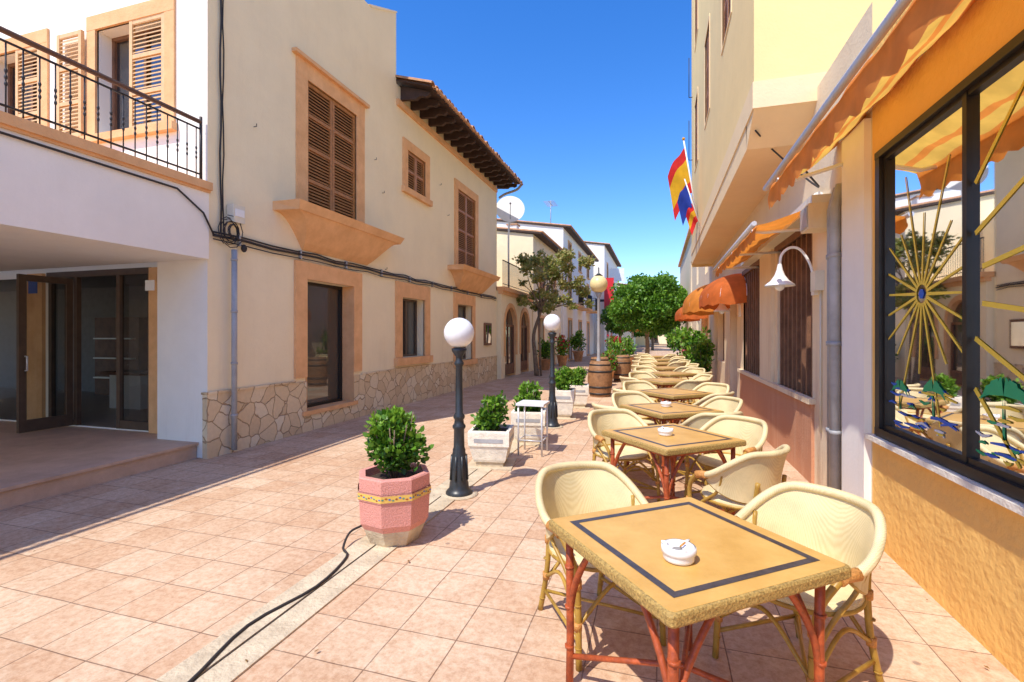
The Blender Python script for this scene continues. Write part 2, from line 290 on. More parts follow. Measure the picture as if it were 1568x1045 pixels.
# wall-plane helper: axis 'X' plane x=c (s=y), axis 'Y' plane y=c (s=x); d = outward offset
class Pl:
    def __init__(s,axis,c,sg): s.a=axis;s.c=c;s.g=sg
    def p(s,u,t,d=0):
        return (s.c+s.g*d,u,t) if s.a=='X' else (u,s.c+s.g*d,t)
    def box(s,mb,u0,u1,t0,t1,d0,d1,k):
        mb.hexa([s.p(u0,t0,d0),s.p(u1,t0,d0),s.p(u1,t0,d1),s.p(u0,t0,d1),s.p(u0,t1,d0),s.p(u1,t1,d0),s.p(u1,t1,d1),s.p(u0,t1,d1)],k)
    def wall(s,mb,u0,u1,t0,t1,ops,k,rev=None):
        us=sorted({u0,u1,*[o[i] for o in ops for i in (0,1)]}); ts=sorted({t0,t1,*[o[i] for o in ops for i in (2,3)]})
        for a,b in zip(us,us[1:]):
            for c,d in zip(ts,ts[1:]):
                if any(o[0]<=a and b<=o[1] and o[2]<=c and d<=o[3] for o in ops): continue
                mb.face([s.p(a,c),s.p(b,c),s.p(b,d),s.p(a,d)],k)
        for o in ops:
            dp=-(o[4] if len(o)>4 else .2); kk=rev or k
            mb.face([s.p(o[0],o[2]),s.p(o[0],o[3]),s.p(o[0],o[3],dp),s.p(o[0],o[2],dp)],kk)
            mb.face([s.p(o[1],o[2]),s.p(o[1],o[3]),s.p(o[1],o[3],dp),s.p(o[1],o[2],dp)],kk)
            mb.face([s.p(o[0],o[3]),s.p(o[1],o[3]),s.p(o[1],o[3],dp),s.p(o[0],o[3],dp)],kk)
            mb.face([s.p(o[0],o[2]),s.p(o[1],o[2]),s.p(o[1],o[2],dp),s.p(o[0],o[2],dp)],kk)
    def glazed(s,mb,u0,u1,t0,t1,dp,frame='brownmetal',glass='glass',nv=2,nh=0,w=.05):
        mb.face([s.p(u0,t0,-dp+.02),s.p(u1,t0,-dp+.02),s.p(u1,t1,-dp+.02),s.p(u0,t1,-dp+.02)],glass)
        d0,d1=-dp+.005,-dp+.06
        s.box(mb,u0,u1,t0,t0+w,d0,d1,frame); s.box(mb,u0,u1,t1-w,t1,d0,d1,frame)
        for i in range(nv+1):
            u=u0+(u1-u0-w)*i/nv; s.box(mb,u,u+w,t0+w,t1-w,d0,d1-.003,frame)
        for i in range(1,nh+1):
            t=t0+(t1-t0)*i/(nh+1); s.box(mb,u0+w,u1-w,t-w/2,t+w/2,d0,d1-.006,frame)
    def surround(s,mb,u0,u1,t0,t1,w,d=.03,k='trim',sill=True,wt=None,bottom=True):
        wt=wt or w
        s.box(mb,u0-w,u0,t0,t1,-.02,d,k); s.box(mb,u1,u1+w,t0,t1,-.02,d,k); s.box(mb,u0-w,u1+w,t1,t1+wt,-.02,d+.003,k)
        if bottom: s.box(mb,u0-w-(.04 if sill else 0),u1+w+(.04 if sill else 0),t0-w*.6,t0,-.02,d+(.06 if sill else 0.003),k)
    def shutter(s,mb,u0,u1,t0,t1,d,k='shutter',leaves=2,mid=2):
        g=.008
        for i in range(leaves):
            a=u0+(u1-u0)*i/leaves+g/2; b=u0+(u1-u0)*(i+1)/leaves-g/2; w=.055
            s.box(mb,a,a+w,t0,t1,d,d+.045,k); s.box(mb,b-w,b,t0,t1,d,d+.045,k)
            cuts=[t0+(t1-t0)*j/(mid+1) for j in range(mid+2)]
            for j,t in enumerate(cuts):
                lo=t if j==0 else (t-w if j==len(cuts)-1 else t-w/2)
                s.box(mb,a+w,b-w,lo,lo+w,d+.002,d+.042,k)
            for c0,c1 in zip(cuts,cuts[1:]):
                n=max(1,int((c1-c0-w)/.052))
                for q in range(n):
                    t=c0+w*.7+(c1-c0-w)*(q+.5)/n
                    mb.hexa([s.p(a+w,t-.024,d+.038),s.p(b-w,t-.024,d+.038),s.p(b-w,t+.018,d+.004),s.p(a+w,t+.018,d+.004),
                             s.p(a+w,t-.017,d+.041),s.p(b-w,t-.017,d+.041),s.p(b-w,t+.025,d+.007),s.p(a+w,t+.025,d+.007)],k)
def leaves(mb,clumps,n,size,keys,shell=.6,up=0):
    tot=sum(c[3]*c[4]*c[5] for c in clumps)
    for c in clumps:
        k=int(n*c[3]*c[4]*c[5]/tot)
        kb=R.random()
        for _ in range(k):
            while True:
                d=Vector((R.uniform(-1,1),R.uniform(-1,1),R.uniform(-1,1)))
                if .05<d.length<1: break
            r=R.random()**(1-shell); d=d.normalized()*r*(1+R.gauss(0,.08))
            p=Vector((c[0]+d.x*c[3],c[1]+d.y*c[4],c[2]+d.z*c[5]))
            a=(Vector((R.gauss(0,1),R.gauss(0,1),R.gauss(0,1)+up))+d*.8).normalized()
            b=a.cross(Vector((R.gauss(0,1),R.gauss(0,1),R.gauss(0,1)))).normalized(); h=a.cross(b)
            L=size*R.uniform(.6,1.3); W=L*.34
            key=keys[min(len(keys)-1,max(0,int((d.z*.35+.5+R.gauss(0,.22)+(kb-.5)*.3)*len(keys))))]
            mb.face([p,p+a*L*.3+b*W*.85+h*L*.05,p+a*L*.65+b*W*.8+h*L*.06,p+a*L,p+a*L*.65-b*W*.8+h*L*.06,p+a*L*.3-b*W*.85+h*L*.05],key)

# ---------------------------------------------------------------- ground
g=MB(); g.face([(-300,-300,-.01),(300,-300,-.01),(300,400,-.01),(-300,400,-.01)],'earth'); g.build('ground')
g=MB(); g.face([(-9,-12,0),(6,-12,0),(6,95,0),(-9,95,0)],'pave'); g.build('pavement')
g=MB()
y=-6.0
while y<11.5:
    ln=R.uniform(.7,1.1); g.box(-2.21+R.uniform(-.008,.008),-2.052,y+.006,y+ln,-.02,.012+R.uniform(-.003,.003),'con')
    g.box(-2.038,-1.88+R.uniform(-.008,.008),y+.006,y+ln,-.02,.012+R.uniform(-.003,.003),'con'); y+=ln
g.face([(-2.06,-6,.004),(-2.03,-6,.004),(-2.03,11.5,.004),(-2.06,11.5,.004)],'cable')
g.build('drain_channel')
g=MB(); pts=[(-2.045+(.07*math.sin(i*1.3)+.03*math.sin(i*3.1) if i>12 else .02*math.sin(i)),-6+i*.45,.02) for i in range(20)]+[(-2.12,2.95,.02),(-2.22,3.05,.03),(-2.27,3.2,.08),(-2.23,3.3,.10)]
g.tube(spline(pts,4),.009,'cable',6); g.build('ground_cable')
g=MB()
for q in range(110):
    x=R.choice([R.uniform(-5.4,1.4),R.gauss(-2,.25),R.gauss(1.4,.1)]); y=R.uniform(1.5,14)
    if x>1.55: x=1.5
    a=R.uniform(0,6.3); L_=R.uniform(.006,.018); d=Vector((math.cos(a),math.sin(a),0)); b=Vector((-d.y,d.x,0)); p=Vector((x,y,.016))
    g.face([p-d*L_,p+b*L_*.4+Vector((0,0,.004)),p+d*L_,p-b*L_*.4],'dryleaf')
g.build('fallen_leaves')

# ---------------------------------------------------------------- left main house
house=empty('mediterranean_house')
E=Pl('X',-5.58,1); S=Pl('Y',4.85,-1)
w=MB()
opsE=[(6.67,7.95,.33,2.52,.28),(9.79,10.9,1.08,2.46,.25),(12.95,14.1,.85,2.50,.25),
      (6.70,8.06,3.65,5.83,.12),(10.05,10.95,5.0,5.9,.12),(13.0,14.4,3.55,5.85,.12)]
E.wall(w,4.85,9.56,0,8.25,[o for o in opsE if o[0]<9.5],'cream')
E.wall(w,9.56,16.5,0,7.2,[o for o in opsE if o[0]>9.5],'cream')
w.build('east_wall',house)
w=MB()
w.hexa([(-5.58,8.6,8.25),(-5.58,9.56,8.25),(-5.9,9.56,8.25),(-5.9,8.6,8.25),(-5.58,8.6,8.26),(-5.58,9.56,8.78),(-5.9,9.56,8.78),(-5.9,8.6,8.26)],'cream')
w.face([(-5.58,9.56,7),(-12,9.56,7),(-12,9.56,8.25),(-5.58,9.56,8.25)],'cream')
w.face([(-5.58,4.85,8.25),(-5.58,9.56,8.25),(-14,9.56,8.25),(-14,4.85,8.25)],'cream')
w.hexa([(-5.565,9.575,8.772),(-5.565,8.6,8.262),(-5.95,8.6,8.262),(-5.95,9.575,8.772),(-5.565,9.575,8.81),(-5.565,8.5,8.27),(-5.95,8.5,8.27),(-5.95,9.575,8.81)],'cream')
w.build('parapet',house)
w=MB()
S.wall(w,-14,-5.58,3.55,8.25,[(-7.59,-6.29,4.4,5.9,.25),(-9.9,-8.75,4.4,5.9,.25)],'white')
S.wall(w,-6.45,-5.58,0,3.55,[],'white')
w.face([(-6.45,4.85,0),(-6.45,5.3,0),(-6.45,5.3,3.5),(-6.45,4.85,3.5)],'white')
w.build('south_wall',house)
w=MB()
E.box(w,4.82,6.66,0,.83,-.05,.03,'stone'); E.box(w,6.66,7.96,0,.30,-.05,.03,'stone')
E.box(w,7.96,16.5,0,.82,-.05,.031,'stone')
E.box(w,4.80,6.40,.83,.86,-.05,.045,'stone'); E.box(w,8.21,16.5,.82,.85,-.05,.045,'stone')
w.build('stone_wainscot',house)
w=MB()
for u0,u1 in ((6.40,6.67),(7.95,8.21)): E.box(w,u0,u1,.9,2.52,-.02,.04,'trim')
E.box(w,6.40,8.21,2.52,2.80,-.02,.043,'trim'); E.box(w,6.55,8.05,.27,.34,-.3,.06,'trim')
for u0 in (6.668,7.952): E.box(w,u0-(.004 if u0>7 else 0),u0+(.004 if u0<7 else 0),.34,2.52,-.27,.03,'trim')
E.surround(w,9.79,10.9,1.08,2.46,.28,.035,wt=.34); E.surround(w,12.95,14.1,.85,2.50,.26,.035,wt=.32)
E.surround(w,6.70,8.06,3.65,5.83,.26,.025,wt=.28,bottom=False); E.surround(w,10.05,10.95,5.0,5.9,.22,.03)
E.surround(w,13.0,14.4,3.55,5.85,.24,.03,bottom=False)
E.box(w,6.35,8.40,6.11,6.17,-.02,.09,'trim')
E.box(w,9.56,16.5,6.72,6.86,-.02,.06,'trim')
w.build('stone_surrounds',house)
w=MB()
E.glazed(w,6.67,7.95,.34,2.52,.28,'black',nv=1,w=.05); E.glazed(w,9.79,10.9,1.08,2.46,.25,nv=2); E.glazed(w,12.95,14.1,.85,2.50,.25,nv=2)
S.glazed(w,-7.59,-6.29,4.4,5.9,.25,'wood',nv=2,nh=0); S.glazed(w,-9.9,-8.75,4.4,5.9,.25,'wood',nv=2,nh=0)
w.build('windows',house)
w=MB()
E.shutter(w,6.70,8.06,3.65,5.83,-.06,mid=3); E.shutter(w,10.05,10.95,5.0,5.9,-.06,mid=1); E.shutter(w,13.0,14.4,3.55,5.85,-.06,mid=3)
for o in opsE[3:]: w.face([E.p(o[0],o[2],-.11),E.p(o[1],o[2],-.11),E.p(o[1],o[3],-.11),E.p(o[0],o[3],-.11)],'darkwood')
S.shutter(w,-6.94,-6.29,4.4,5.9,-.02,'shutter_lt',1,2); S.shutter(w,-8.28,-7.77,4.4,5.9,.045,'shutter_lt',1,2)
S.shutter(w,-9.3,-8.75,4.4,5.9,-.02,'shutter_lt',1,2)
w.build('louvred_shutters',house)
w=MB()
S.surround(w,-7.59,-6.29,4.4,5.9,.17,.03,wt=.2); S.surround(w,-9.9,-8.75,4.4,5.9,.17,.03,wt=.2)
w.build('south_surrounds',house)
def balconet(y0,y1,z):
    b=MB(); pr=.50
    b.hexa([(-5.6,y0,z-.13),(-5.6,y1,z-.13),(-5.58+pr-.06,y1-.06,z-.13),(-5.58+pr-.06,y0+.06,z-.13),(-5.6,y0,z),(-5.6,y1,z),(-5.58+pr,y1,z),(-5.58+pr,y0,z)],'trim')
    rings=[]
    for j in range(9):
        t=j/8; zz=z-.13-.5*(1-math.cos(t*math.pi/2))
        px=-5.59+ (pr-.1)*(math.cos(t*math.pi/2)**.8 if t<1 else 0)+.02
        yy0=y0+.08+t*.55; yy1=y1-.08-t*.55
        rings.append([(-5.6,yy0,zz),(px,yy0,zz),(px,yy1,zz),(-5.6,yy1,zz)])
    b.ring(rings,'trim',sm=False)
    b.build('stone_balconet',house)
balconet(5.95,9.05,3.62); balconet(12.3,15.5,3.54)
w=MB()
sl=.30
def rz(x): return 7.06+(-4.76-x)*sl
w.hexa([(-4.76,9.57,7.02),(-4.76,16.72,7.02),(-10,16.72,8.60),(-10,9.57,8.60),(-4.76,9.57,7.06),(-4.76,16.72,7.06),(-10,16.72,8.64),(-10,9.57,8.64)],'darkwood')
w.box(-10,-5.56,16.5,16.52,0,7.2,'cream')
y=9.62
while y<16.75:
    rings=[]; jz=R.uniform(-.012,.012); jx=R.uniform(-.03,.02)
    for x in (-4.68+jx,-6.2,-8,-10):
        rings.append([(x,y+.10*math.cos(a),rz(x)+jz+.02+.085*math.sin(a)) for a in [math.pi*q/8 for q in range(9)]])
    w.ring(rings,'tile',closed=False,cap=False)
    w.face([(-4.68+jx,y+.10*math.cos(math.pi*q/8),rz(-4.68)+jz+.02+.085*math.sin(math.pi*q/8)) for q in range(9)]+[(-4.68+jx,y+.075*math.cos(math.pi*q/8),rz(-4.68)+jz+.02+.06*math.sin(math.pi*q/8)) for q in reversed(range(9))],'tile')
    w.face([(-4.72,y+.1,rz(-4.7)+.0),(-4.72,y+.12,rz(-4.7)-.02),(-10,y+.12,rz(-10)+.02),(-10,y+.1,rz(-10)+.03)],'tile')
    y+=.215
w.box(-10,-4.75,16.70,16.76,7.02,7.06,'tile')
w.build('tiled_roof',house)
w=MB()
y=9.75
while y<16.7:
    prof=[(-5.60,7.25),(-4.86,7.00),(-4.86,6.95),(-4.95,6.90),(-5.02,6.93),(-5.12,6.93),(-5.2,6.88),(-5.6,6.92)]
    a=[(p[0],y,p[1]) for p in prof]; b=[(p[0],y+.09,p[1]) for p in prof]
    w.ring([a,b],'darkwood',sm=False); y+=.46
w.build('eave_rafters',house)
w=MB()
w.tube(spline([(-4.7,16.75,7.0),(-4.9,16.8,6.85),(-5.3,16.7,6.7),(-5.5,16.6,6.55)],5),.045,'grey'); w.tube([(-4.66,9.7,7.0),(-4.66,16.75,7.0)],.03,'tile'); w.build('gutter_outlet',house)
w=MB()
w.box(-14,-5.555,-5,4.85,2.58,3.46,'white')
w.box(-14,-5.50,-5,4.86,3.46,3.56,'trim'); w.box(-14,-5.53,-5,4.855,3.43,3.46,'trim')
w.box(-14,-13.8,-5,4.85,.2,2.58,'white')
w.build('terrace_balcony',house)
w=MB()
w.tube([(-5.62,-5,4.33),(-5.62,4.78,4.33)],.028,'rail',8); w.tube([(-5.62,-5,4.24),(-5.62,4.78,4.24)],.012,'iron',6); w.tube([(-5.62,-5,3.66),(-5.62,4.78,3.66)],.012,'iron',6)
y=-4.9
while y<4.8:
    w.tube([(-5.62,y,3.56),(-5.62,y,4.24)],.007,'iron',5)
    for zz in (3.86,3.92,3.98): w.sphere((-5.62,y,zz),.013,'iron',6,4,sz=2)
    y+=.125
w.tube([(-5.62,4.79,3.56),(-5.62,4.79,4.4)],.018,'iron',8)
w.build('balcony_railing',house)
w=MB(); F=Pl('Y',5.15,-1)
F.wall(w,-16,-6.45,.2,2.75,[(-9.12,-6.95,.22,2.5,.02),(-13,-9.6,.22,2.5,.02)],'white')
w.build('shopfront_wall',house)
w=MB()
F.box(w,-6.95,-6.70,.2,2.56,-.05,.05,'trim'); F.box(w,-9.55,-9.2,.2,2.56,-.05,.05,'trim')
w.build('shopfront_piers',house)
w=MB()
F.box(w,-9.15,-6.95,2.48,2.57,-.06,.02,'brownmetal')
for x in (-9.12,-8.55,-7.65,-7.02):
    F.box(w,x,x+.07,.22,2.48,-.05,.01,'brownmetal')
F.box(w,-7.58,-7.02,.22,.34,-.045,.005,'brownmetal'); F.box(w,-9.05,-8.55,.22,.30,-.045,.005,'brownmetal')
w.face([F.p(-7.6,.3,-.03),F.p(-7.0,.3,-.03),F.p(-7.0,2.5,-.03),F.p(-7.6,2.5,-.03)],'shopglass')
w.face([F.p(-9.1,.3,-.03),F.p(-8.52,.3,-.03),F.p(-8.52,2.5,-.03),F.p(-9.1,2.5,-.03)],'shopglass')
D=Pl('X',-8.52,1)
for a,b in ((4.45,4.53),(5.02,5.10)): D.box(w,a,b,.23,2.45,-.03,.02,'brownmetal')
D.box(w,4.53,5.02,.23,.40,-.028,.018,'brownmetal'); D.box(w,4.53,5.02,2.36,2.45,-.028,.018,'brownmetal')
w.face([D.p(4.5,.4,0),D.p(5.05,.4,0),D.p(5.05,2.4,0),D.p(4.5,2.4,0)],'shopglass')
w.tube([(-8.46,4.5,1.1),(-8.42,4.5,1.1),(-8.42,4.5,1.3),(-8.46,4.5,1.3)],.012,'alu',6)
for x in (-13,-11.8,-10.7,-9.68): F.box(w,x,x+.08,.22,2.5,-.05,.01,'brownmetal')
w.face([F.p(-13,.22,-.03),F.p(-9.6,.22,-.03),F.p(-9.6,2.5,-.03),F.p(-13,2.5,-.03)],'shopglass')
w.build('glass_doors',house)
w=MB()
w.face([(-20,5.2,.205),(-5.9,5.2,.205),(-5.9,8.4,.205),(-20,8.4,.205)],'int_floor')
w.face([(-20,8.4,.2),(-5.9,8.4,.2),(-5.9,8.4,2.8),(-20,8.4,2.8)],'int_wall'); w.face([(-5.9,5.2,.2),(-5.9,8.4,.2),(-5.9,8.4,2.8),(-5.9,5.2,2.8)],'int_wall')
w.face([(-20,5.2,.2),(-20,8.4,.2),(-20,8.4,2.8),(-20,5.2,2.8)],'int_wall')
w.face([(-20,5.2,2.75),(-5.9,5.2,2.75),(-5.9,8.4,2.75),(-20,8.4,2.75)],'int_wall')
w.box(-10.0,-9.2,6.6,7.0,.21,.85,'whitem'); w.box(-10.1,-9.1,6.5,7.1,.85,.9,'wood'); w.box(-9.0,-8.5,7.6,8.0,.21,1.3,'wood')
w.box(-12.6,-11.2,8.0,8.35,.21,2.0,'wood'); w.box(-10.9,-10.2,8.34,8.39,.9,1.9,'cream_m')
for q in range(3): w.box(-12.5,-11.3,7.9,8.1,.6+q*.45,.63+q*.45,'whitem')
w.build('shop_interior',house)
g=MB(); g.box(-14,-5.75,-5,4.84,-.02,.17,'plat'); g.box(-14,-5.72,-5,4.85,.17,.20,'plat'); g.box(-14,-6.46,4.85,5.2,-.02,.198,'plat'); g.build('raised_platform')
w=MB()
pts=[(-5.54,4.9+i*.5,2.90+.015*math.sin(i*2.1)) for i in range(24)]
w.tube(pts,.018,'cable',6); w.tube([(p[0]-.01,p[1]+.01,p[2]+.045+.012*math.sin(i*3.3)) for i,p in enumerate(pts)],.012,'cable',6); w.tube([(p[0],p[1],p[2]-.05-.02*abs(math.sin(i*1.3))) for i,p in enumerate(pts)],.009,'cable',5)
w.tube([(-5.55,5.02+.012*math.sin(i*1.7),2.95+i*.35) for i in range(16)],.012,'cable',6); w.tube([(-5.55,5.06+.012*math.cos(i*1.9),2.95+i*.35) for i in range(16)],.009,'cable',6)
for k in range(9):
    a=R.uniform(.06,.19); w.tube([(-5.50+.012*k,5.10+a*math.cos(t*.6+k),2.98+a*math.sin(t*.6+k)*1.2) for t in range(8+k%4)],.006,'cable',5)
w.tube([(-5.53,-5,3.40),(-5.53,1,3.40),(-5.53,4.4,3.36),(-5.53,4.75,3.15),(-5.53,4.9,2.9)],.012,'cable',6)
w.sphere((-5.5,5.35,2.8),.04,'cable',8,6,sz=1.4)
for k in range(9): w.box(-5.575,-5.53,5.3+k*1.2,5.33+k*1.2,2.83,2.97,'grey')
w.build('wall_cables',house)
w=MB(); w.tube([(-5.48,5.17,.05),(-5.48,5.17,2.75)],.036,'grey',10)
for z in (.5,1.2,1.9,2.6): w.tube([(-5.48,5.17,z),(-5.48,5.17,z+.03)],.043,'grey',10)
w.build('downpipe',house)
w=MB(); w.box(-5.57,-5.44,5.13,5.31,3.12,3.36,'cream_m'); w.box(-5.44,-5.43,5.15,5.29,3.2,3.3,'porcelain'); w.build('junction_box',house)
w=MB(); S.box(w,-6.66,-6.5,2.2,2.34,0,.01,'whitem'); F.box(w,-9.5,-9.3,2.25,2.5,.05,.06,'bluesign'); w.build('house_number_tile',house)
w=MB()
for (yy,zz) in ((9.0,4.6),(9.1,3.0),(11.8,5.6),(12.3,4.9),(8.7,5.2),(5.6,4.6)): w.tube([(-5.58,yy,zz),(-5.53,yy,zz),(-5.53,yy,zz+.04)],.006,'iron',5)
w.build('shutter_hooks',house)

# ---------------------------------------------------------------- neighbouring left houses
def house_row(name,x,y0,y1,h,wallk,ops,shut=(),depth=8,tile=True,surk='trim',rise=1.4):
    e=empty(name); P=Pl('X',x,1); w=MB()
    P.wall(w,y0,y1,0,h,ops,wallk)
    for yy in (y0,y1): w.face([(x,yy,0),(x-depth,yy,0),(x-depth,yy,h+rise),(x,yy,h)],wallk)
    w.build('walls',e)
    w=MB()
    for i,o in enumerate(ops):
        if i in shut:
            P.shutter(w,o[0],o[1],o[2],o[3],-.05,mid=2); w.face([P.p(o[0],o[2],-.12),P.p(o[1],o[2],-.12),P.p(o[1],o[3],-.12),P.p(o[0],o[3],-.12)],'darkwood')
        else: P.glazed(w,o[0],o[1],o[2],o[3],.2,'wood',nv=2,w=.06)
        if surk: P.surround(w,o[0],o[1],o[2],o[3],.14,.03,surk)
    w.build('windows',e)
    w=MB()
    if tile:
        w.hexa([(x+.4,y0-.1,h-.02),(x+.4,y1+.1,h-.02),(x-depth,y1+.1,h+rise),(x-depth,y0-.1,h+rise),(x+.4,y0-.1,h+.05),(x+.4,y1+.1,h+.05),(x-depth,y1+.1,h+rise+.1),(x-depth,y0-.1,h+rise+.1)],'darkwood')
        yy=y0
        while yy<y1+.1:
            rings=[[(xx,yy+.1*math.cos(a),h+.06+(x+.4-xx)*(rise+.03)/(depth+.4)+.08*math.sin(a)) for a in [math.pi*q/5 for q in range(6)]] for xx in (x+.46,x-depth)]
            w.ring(rings,'tile',closed=False,cap=False); yy+=.23
    else:
        w.box(x-depth,x+.06,y0-.03,y1+.03,h,h+.12,'trim')
    w.build('roof',e)
    return e
arc=empty('arcade_house'); A=Pl('X',-5.40,1)
w=MB()
def arch_wall(w,P,u0,u1,h,arches,k):
    cur=u0
    for (a,b,zs) in arches:
        w.face([P.p(cur,0),P.p(a,0),P.p(a,h),P.p(cur,h)],k)
        r=(b-a)/2; cx=(a+b)/2; n=12
        top=[(cx-r*math.cos(math.pi*i/n),zs+r*math.sin(math.pi*i/n)) for i in range(n+1)]
        for p,q in zip(top,top[1:]):
            w.face([P.p(p[0],p[1]),P.p(q[0],q[1]),P.p(q[0],h),P.p(p[0],h)],k)
            w.face([P.p(p[0],p[1]),P.p(q[0],q[1]),P.p(q[0],q[1],-.35),P.p(p[0],p[1],-.35)],'trim')
        for u in (a,b): w.face([P.p(u,0),P.p(u,zs),P.p(u,zs,-.35),P.p(u,0,-.35)],'trim')
        w.face([P.p(a,.1,-.12),P.p(b,.1,-.12)]+[P.p(p[0],p[1],-.12) for p in reversed(top)],'glass')
        P.box(w,cx-.03,cx+.03,.1,zs+r-.02,-.12,-.08,'wood'); P.box(w,a,b,zs-.04,zs+.04,-.12,-.075,'wood')
        P.box(w,a,a+.07,.1,zs,-.12,-.07,'wood'); P.box(w,b-.07,b,.1,zs,-.12,-.07,'wood'); P.box(w,a,b,.1,.5,-.12,-.06,'wood')
        o=[(cx-(r+.16)*math.cos(math.pi*i/n),zs+(r+.16)*math.sin(math.pi*i/n)) for i in range(n+1)]
        for i in range(n):
            w.hexa([P.p(*top[i],0),P.p(*top[i+1],0),P.p(*o[i+1],0),P.p(*o[i],0),P.p(*top[i],.03),P.p(*top[i+1],.03),P.p(*o[i+1],.03),P.p(*o[i],.03)],'trim')
        P.box(w,a-.16,a,.82,zs,0,.03,'trim'); P.box(w,b,b+.16,.82,zs,0,.03,'trim')
        cur=b
    w.face([P.p(cur,0),P.p(u1,0),P.p(u1,h),P.p(cur,h)],k)
arch_wall(w,A,16.55,21.0,3.2,[(17.0,18.4,1.95),(19.1,20.4,1.95)],'cream')
w.face([(-5.40,16.55,0),(-5.6,16.55,0),(-5.6,16.55,3.2),(-5.4,16.55,3.2)],'cream')
A.box(w,16.5,21.0,3.2,3.34,-3,.14,'trim'); A.box(w,16.52,21,3.08,3.2,-.1,.07,'trim')
w.box(-12,-7.6,16.55,24,3.34,5.6,'cream')
w.build('walls',arc)
w=MB()
w.tube([(-5.36,16.6,4.3),(-5.36,21,4.3)],.02,'iron',6); w.tube([(-5.36,16.6,3.45),(-5.36,21,3.45)],.012,'iron',6)
y=16.6
while y<21: w.tube([(-5.36,y,3.34),(-5.36,y,4.3)],.009,'iron',4); y+=.12
w.build('terrace_railing',arc)
d=MB()
c=Vector((-5.42,17.7,6.35)); ax=Vector((.30,-.92,.25)).normalized(); u=ax.cross(Vector((0,0,1))).normalized(); v=u.cross(ax)
d.ring([[c+ax*(.14*(r/.5)**2)+(u*math.cos(t)+v*math.sin(t))*r*1.08 for t in [2*math.pi*q/28 for q in range(28)]] for r in (.02,.15,.3,.42,.5,.51)],'whitem')
d.tube([c-ax*.02,c-ax*.12,c+Vector((-.1,.12,-.9)),c+Vector((-.1,.12,-3.0))],.035,'whitem'); d.tube([c-v*.45+ax*.12,c+ax*.55],.012,'grey'); d.sphere(c+ax*.55,.04,'grey',8,6)
d.build('satellite_dish')
E2=house_row('cream_terraced_house',-5.35,21.0,27.4,6.1,'cream',[(22,23,.1,2.4,.2),(24.5,25.6,.1,2.5,.2),(22.2,23.2,3.6,5.2,.2),(25,25.9,3.6,5.2,.2)],shut=(2,3),depth=3.5,rise=.55)
E3=house_row('tall_white_house',-5.2,27.4,41,7.75,'white',[(29,30.2,.1,2.5,.2),(33,34.2,.1,2.5,.2),(37,38.2,.1,2.5,.2),(29,30,3.5,5.4,.2),(33,34,3.5,5.4,.2),(37,38,3.5,5.4,.2),(29,30,6.0,7.2,.2),(33,34,6.0,7.2,.2),(37,38,6.0,7.2,.2)],shut=(3,4,5,6,7,8),depth=5,rise=.8)
w=MB(); B=Pl('X',-5.2,1)
for y0 in (28.5,32.5,36.5):
    B.box(w,y0,y0+2.2,3.3,3.42,0,.75,'trim')
    for k in range(19): w.tube([(-4.5,y0+.05+k*.115,3.42),(-4.5,y0+.05+k*.115,4.35)],.01,'iron',4)
    w.tube([(-5.2,y0+.02,4.35),(-4.5,y0+.02,4.35),(-4.5,y0+2.18,4.35),(-5.2,y0+2.18,4.35)],.02,'iron',5)
w.build('iron_balconies',E3)
E4=house_row('distant_white_house',-4.4,42,56,9.3,'white',[(44,45.2,.1,2.5,.2),(48,49.2,.1,2.5,.2),(44,45,3.5,5.4,.2),(48,49,3.5,5.4,.2),(52,53,3.5,5.4,.2),(44,45,6.5,8,.2),(48,49,6.5,8,.2)],shut=(2,3,4,5,6),depth=5,rise=.8)
E5=house_row('pale_corner_house',-3.2,60,74,7.5,'cream',[(62,63.2,.1,2.5,.2),(66,67,3.5,5.4,.2),(70,71,3.5,5.4,.2)],shut=(1,2))
E6=house_row('ochre_corner_house',-1.9,76,90,6.3,'yellow',[(78,79.2,.1,2.5,.2),(82,83,3.5,5.2,.2),(86,87,3.5,5.2,.2)],shut=(1,2))
w=MB(); w.box(-4.35,-3.55,41.3,41.42,3.8,6.4,'redsign'); w.box(-4.9,-4.35,41.3,41.42,4.4,4.6,'iron'); w.build('red_hanging_sign')
w=MB(); w.box(-4.35,-3.0,46,46.12,6.6,7.8,'whitem'); w.build('white_hanging_sign')
w=MB(); w.face([(-4.35,42.5,3.4),(-4.35,48,3.4),(-2.6,48,2.9),(-2.6,42.5,2.9)],'bluecloth'); w.face([(-2.6,42.5,2.9),(-2.6,48,2.9),(-2.6,48,2.6),(-2.6,42.5,2.6)],'bluecloth'); w.build('blue_awning')
w=MB(); a=(-6.5,30,7.9); w.tube([a,(a[0],a[1],10.1)],.03,'grey',5)
for k in range(7): w.tube([(a[0]-.35,a[1]-.6+k*.2,9.9),(a[0]+.35,a[1]-.6+k*.2,9.9)],.014,'grey',4)
w.tube([(a[0],a[1]-.7,9.9),(a[0],a[1]+.7,9.9)],.015,'grey',4); w.build('television_antenna')
w=MB(); w.box(-7.5,-7.0,24,24.5,6.3,7.3,'white'); w.box(-7.55,-6.95,23.95,24.55,7.3,7.36,'tile'); w.build('chimney')
w=MB(); E.box(w,15.2,15.85,1.25,2.0,.0,.06,'wood'); E.box(w,15.27,15.78,1.32,1.93,.06,.065,'glass'); w.build('menu_board')

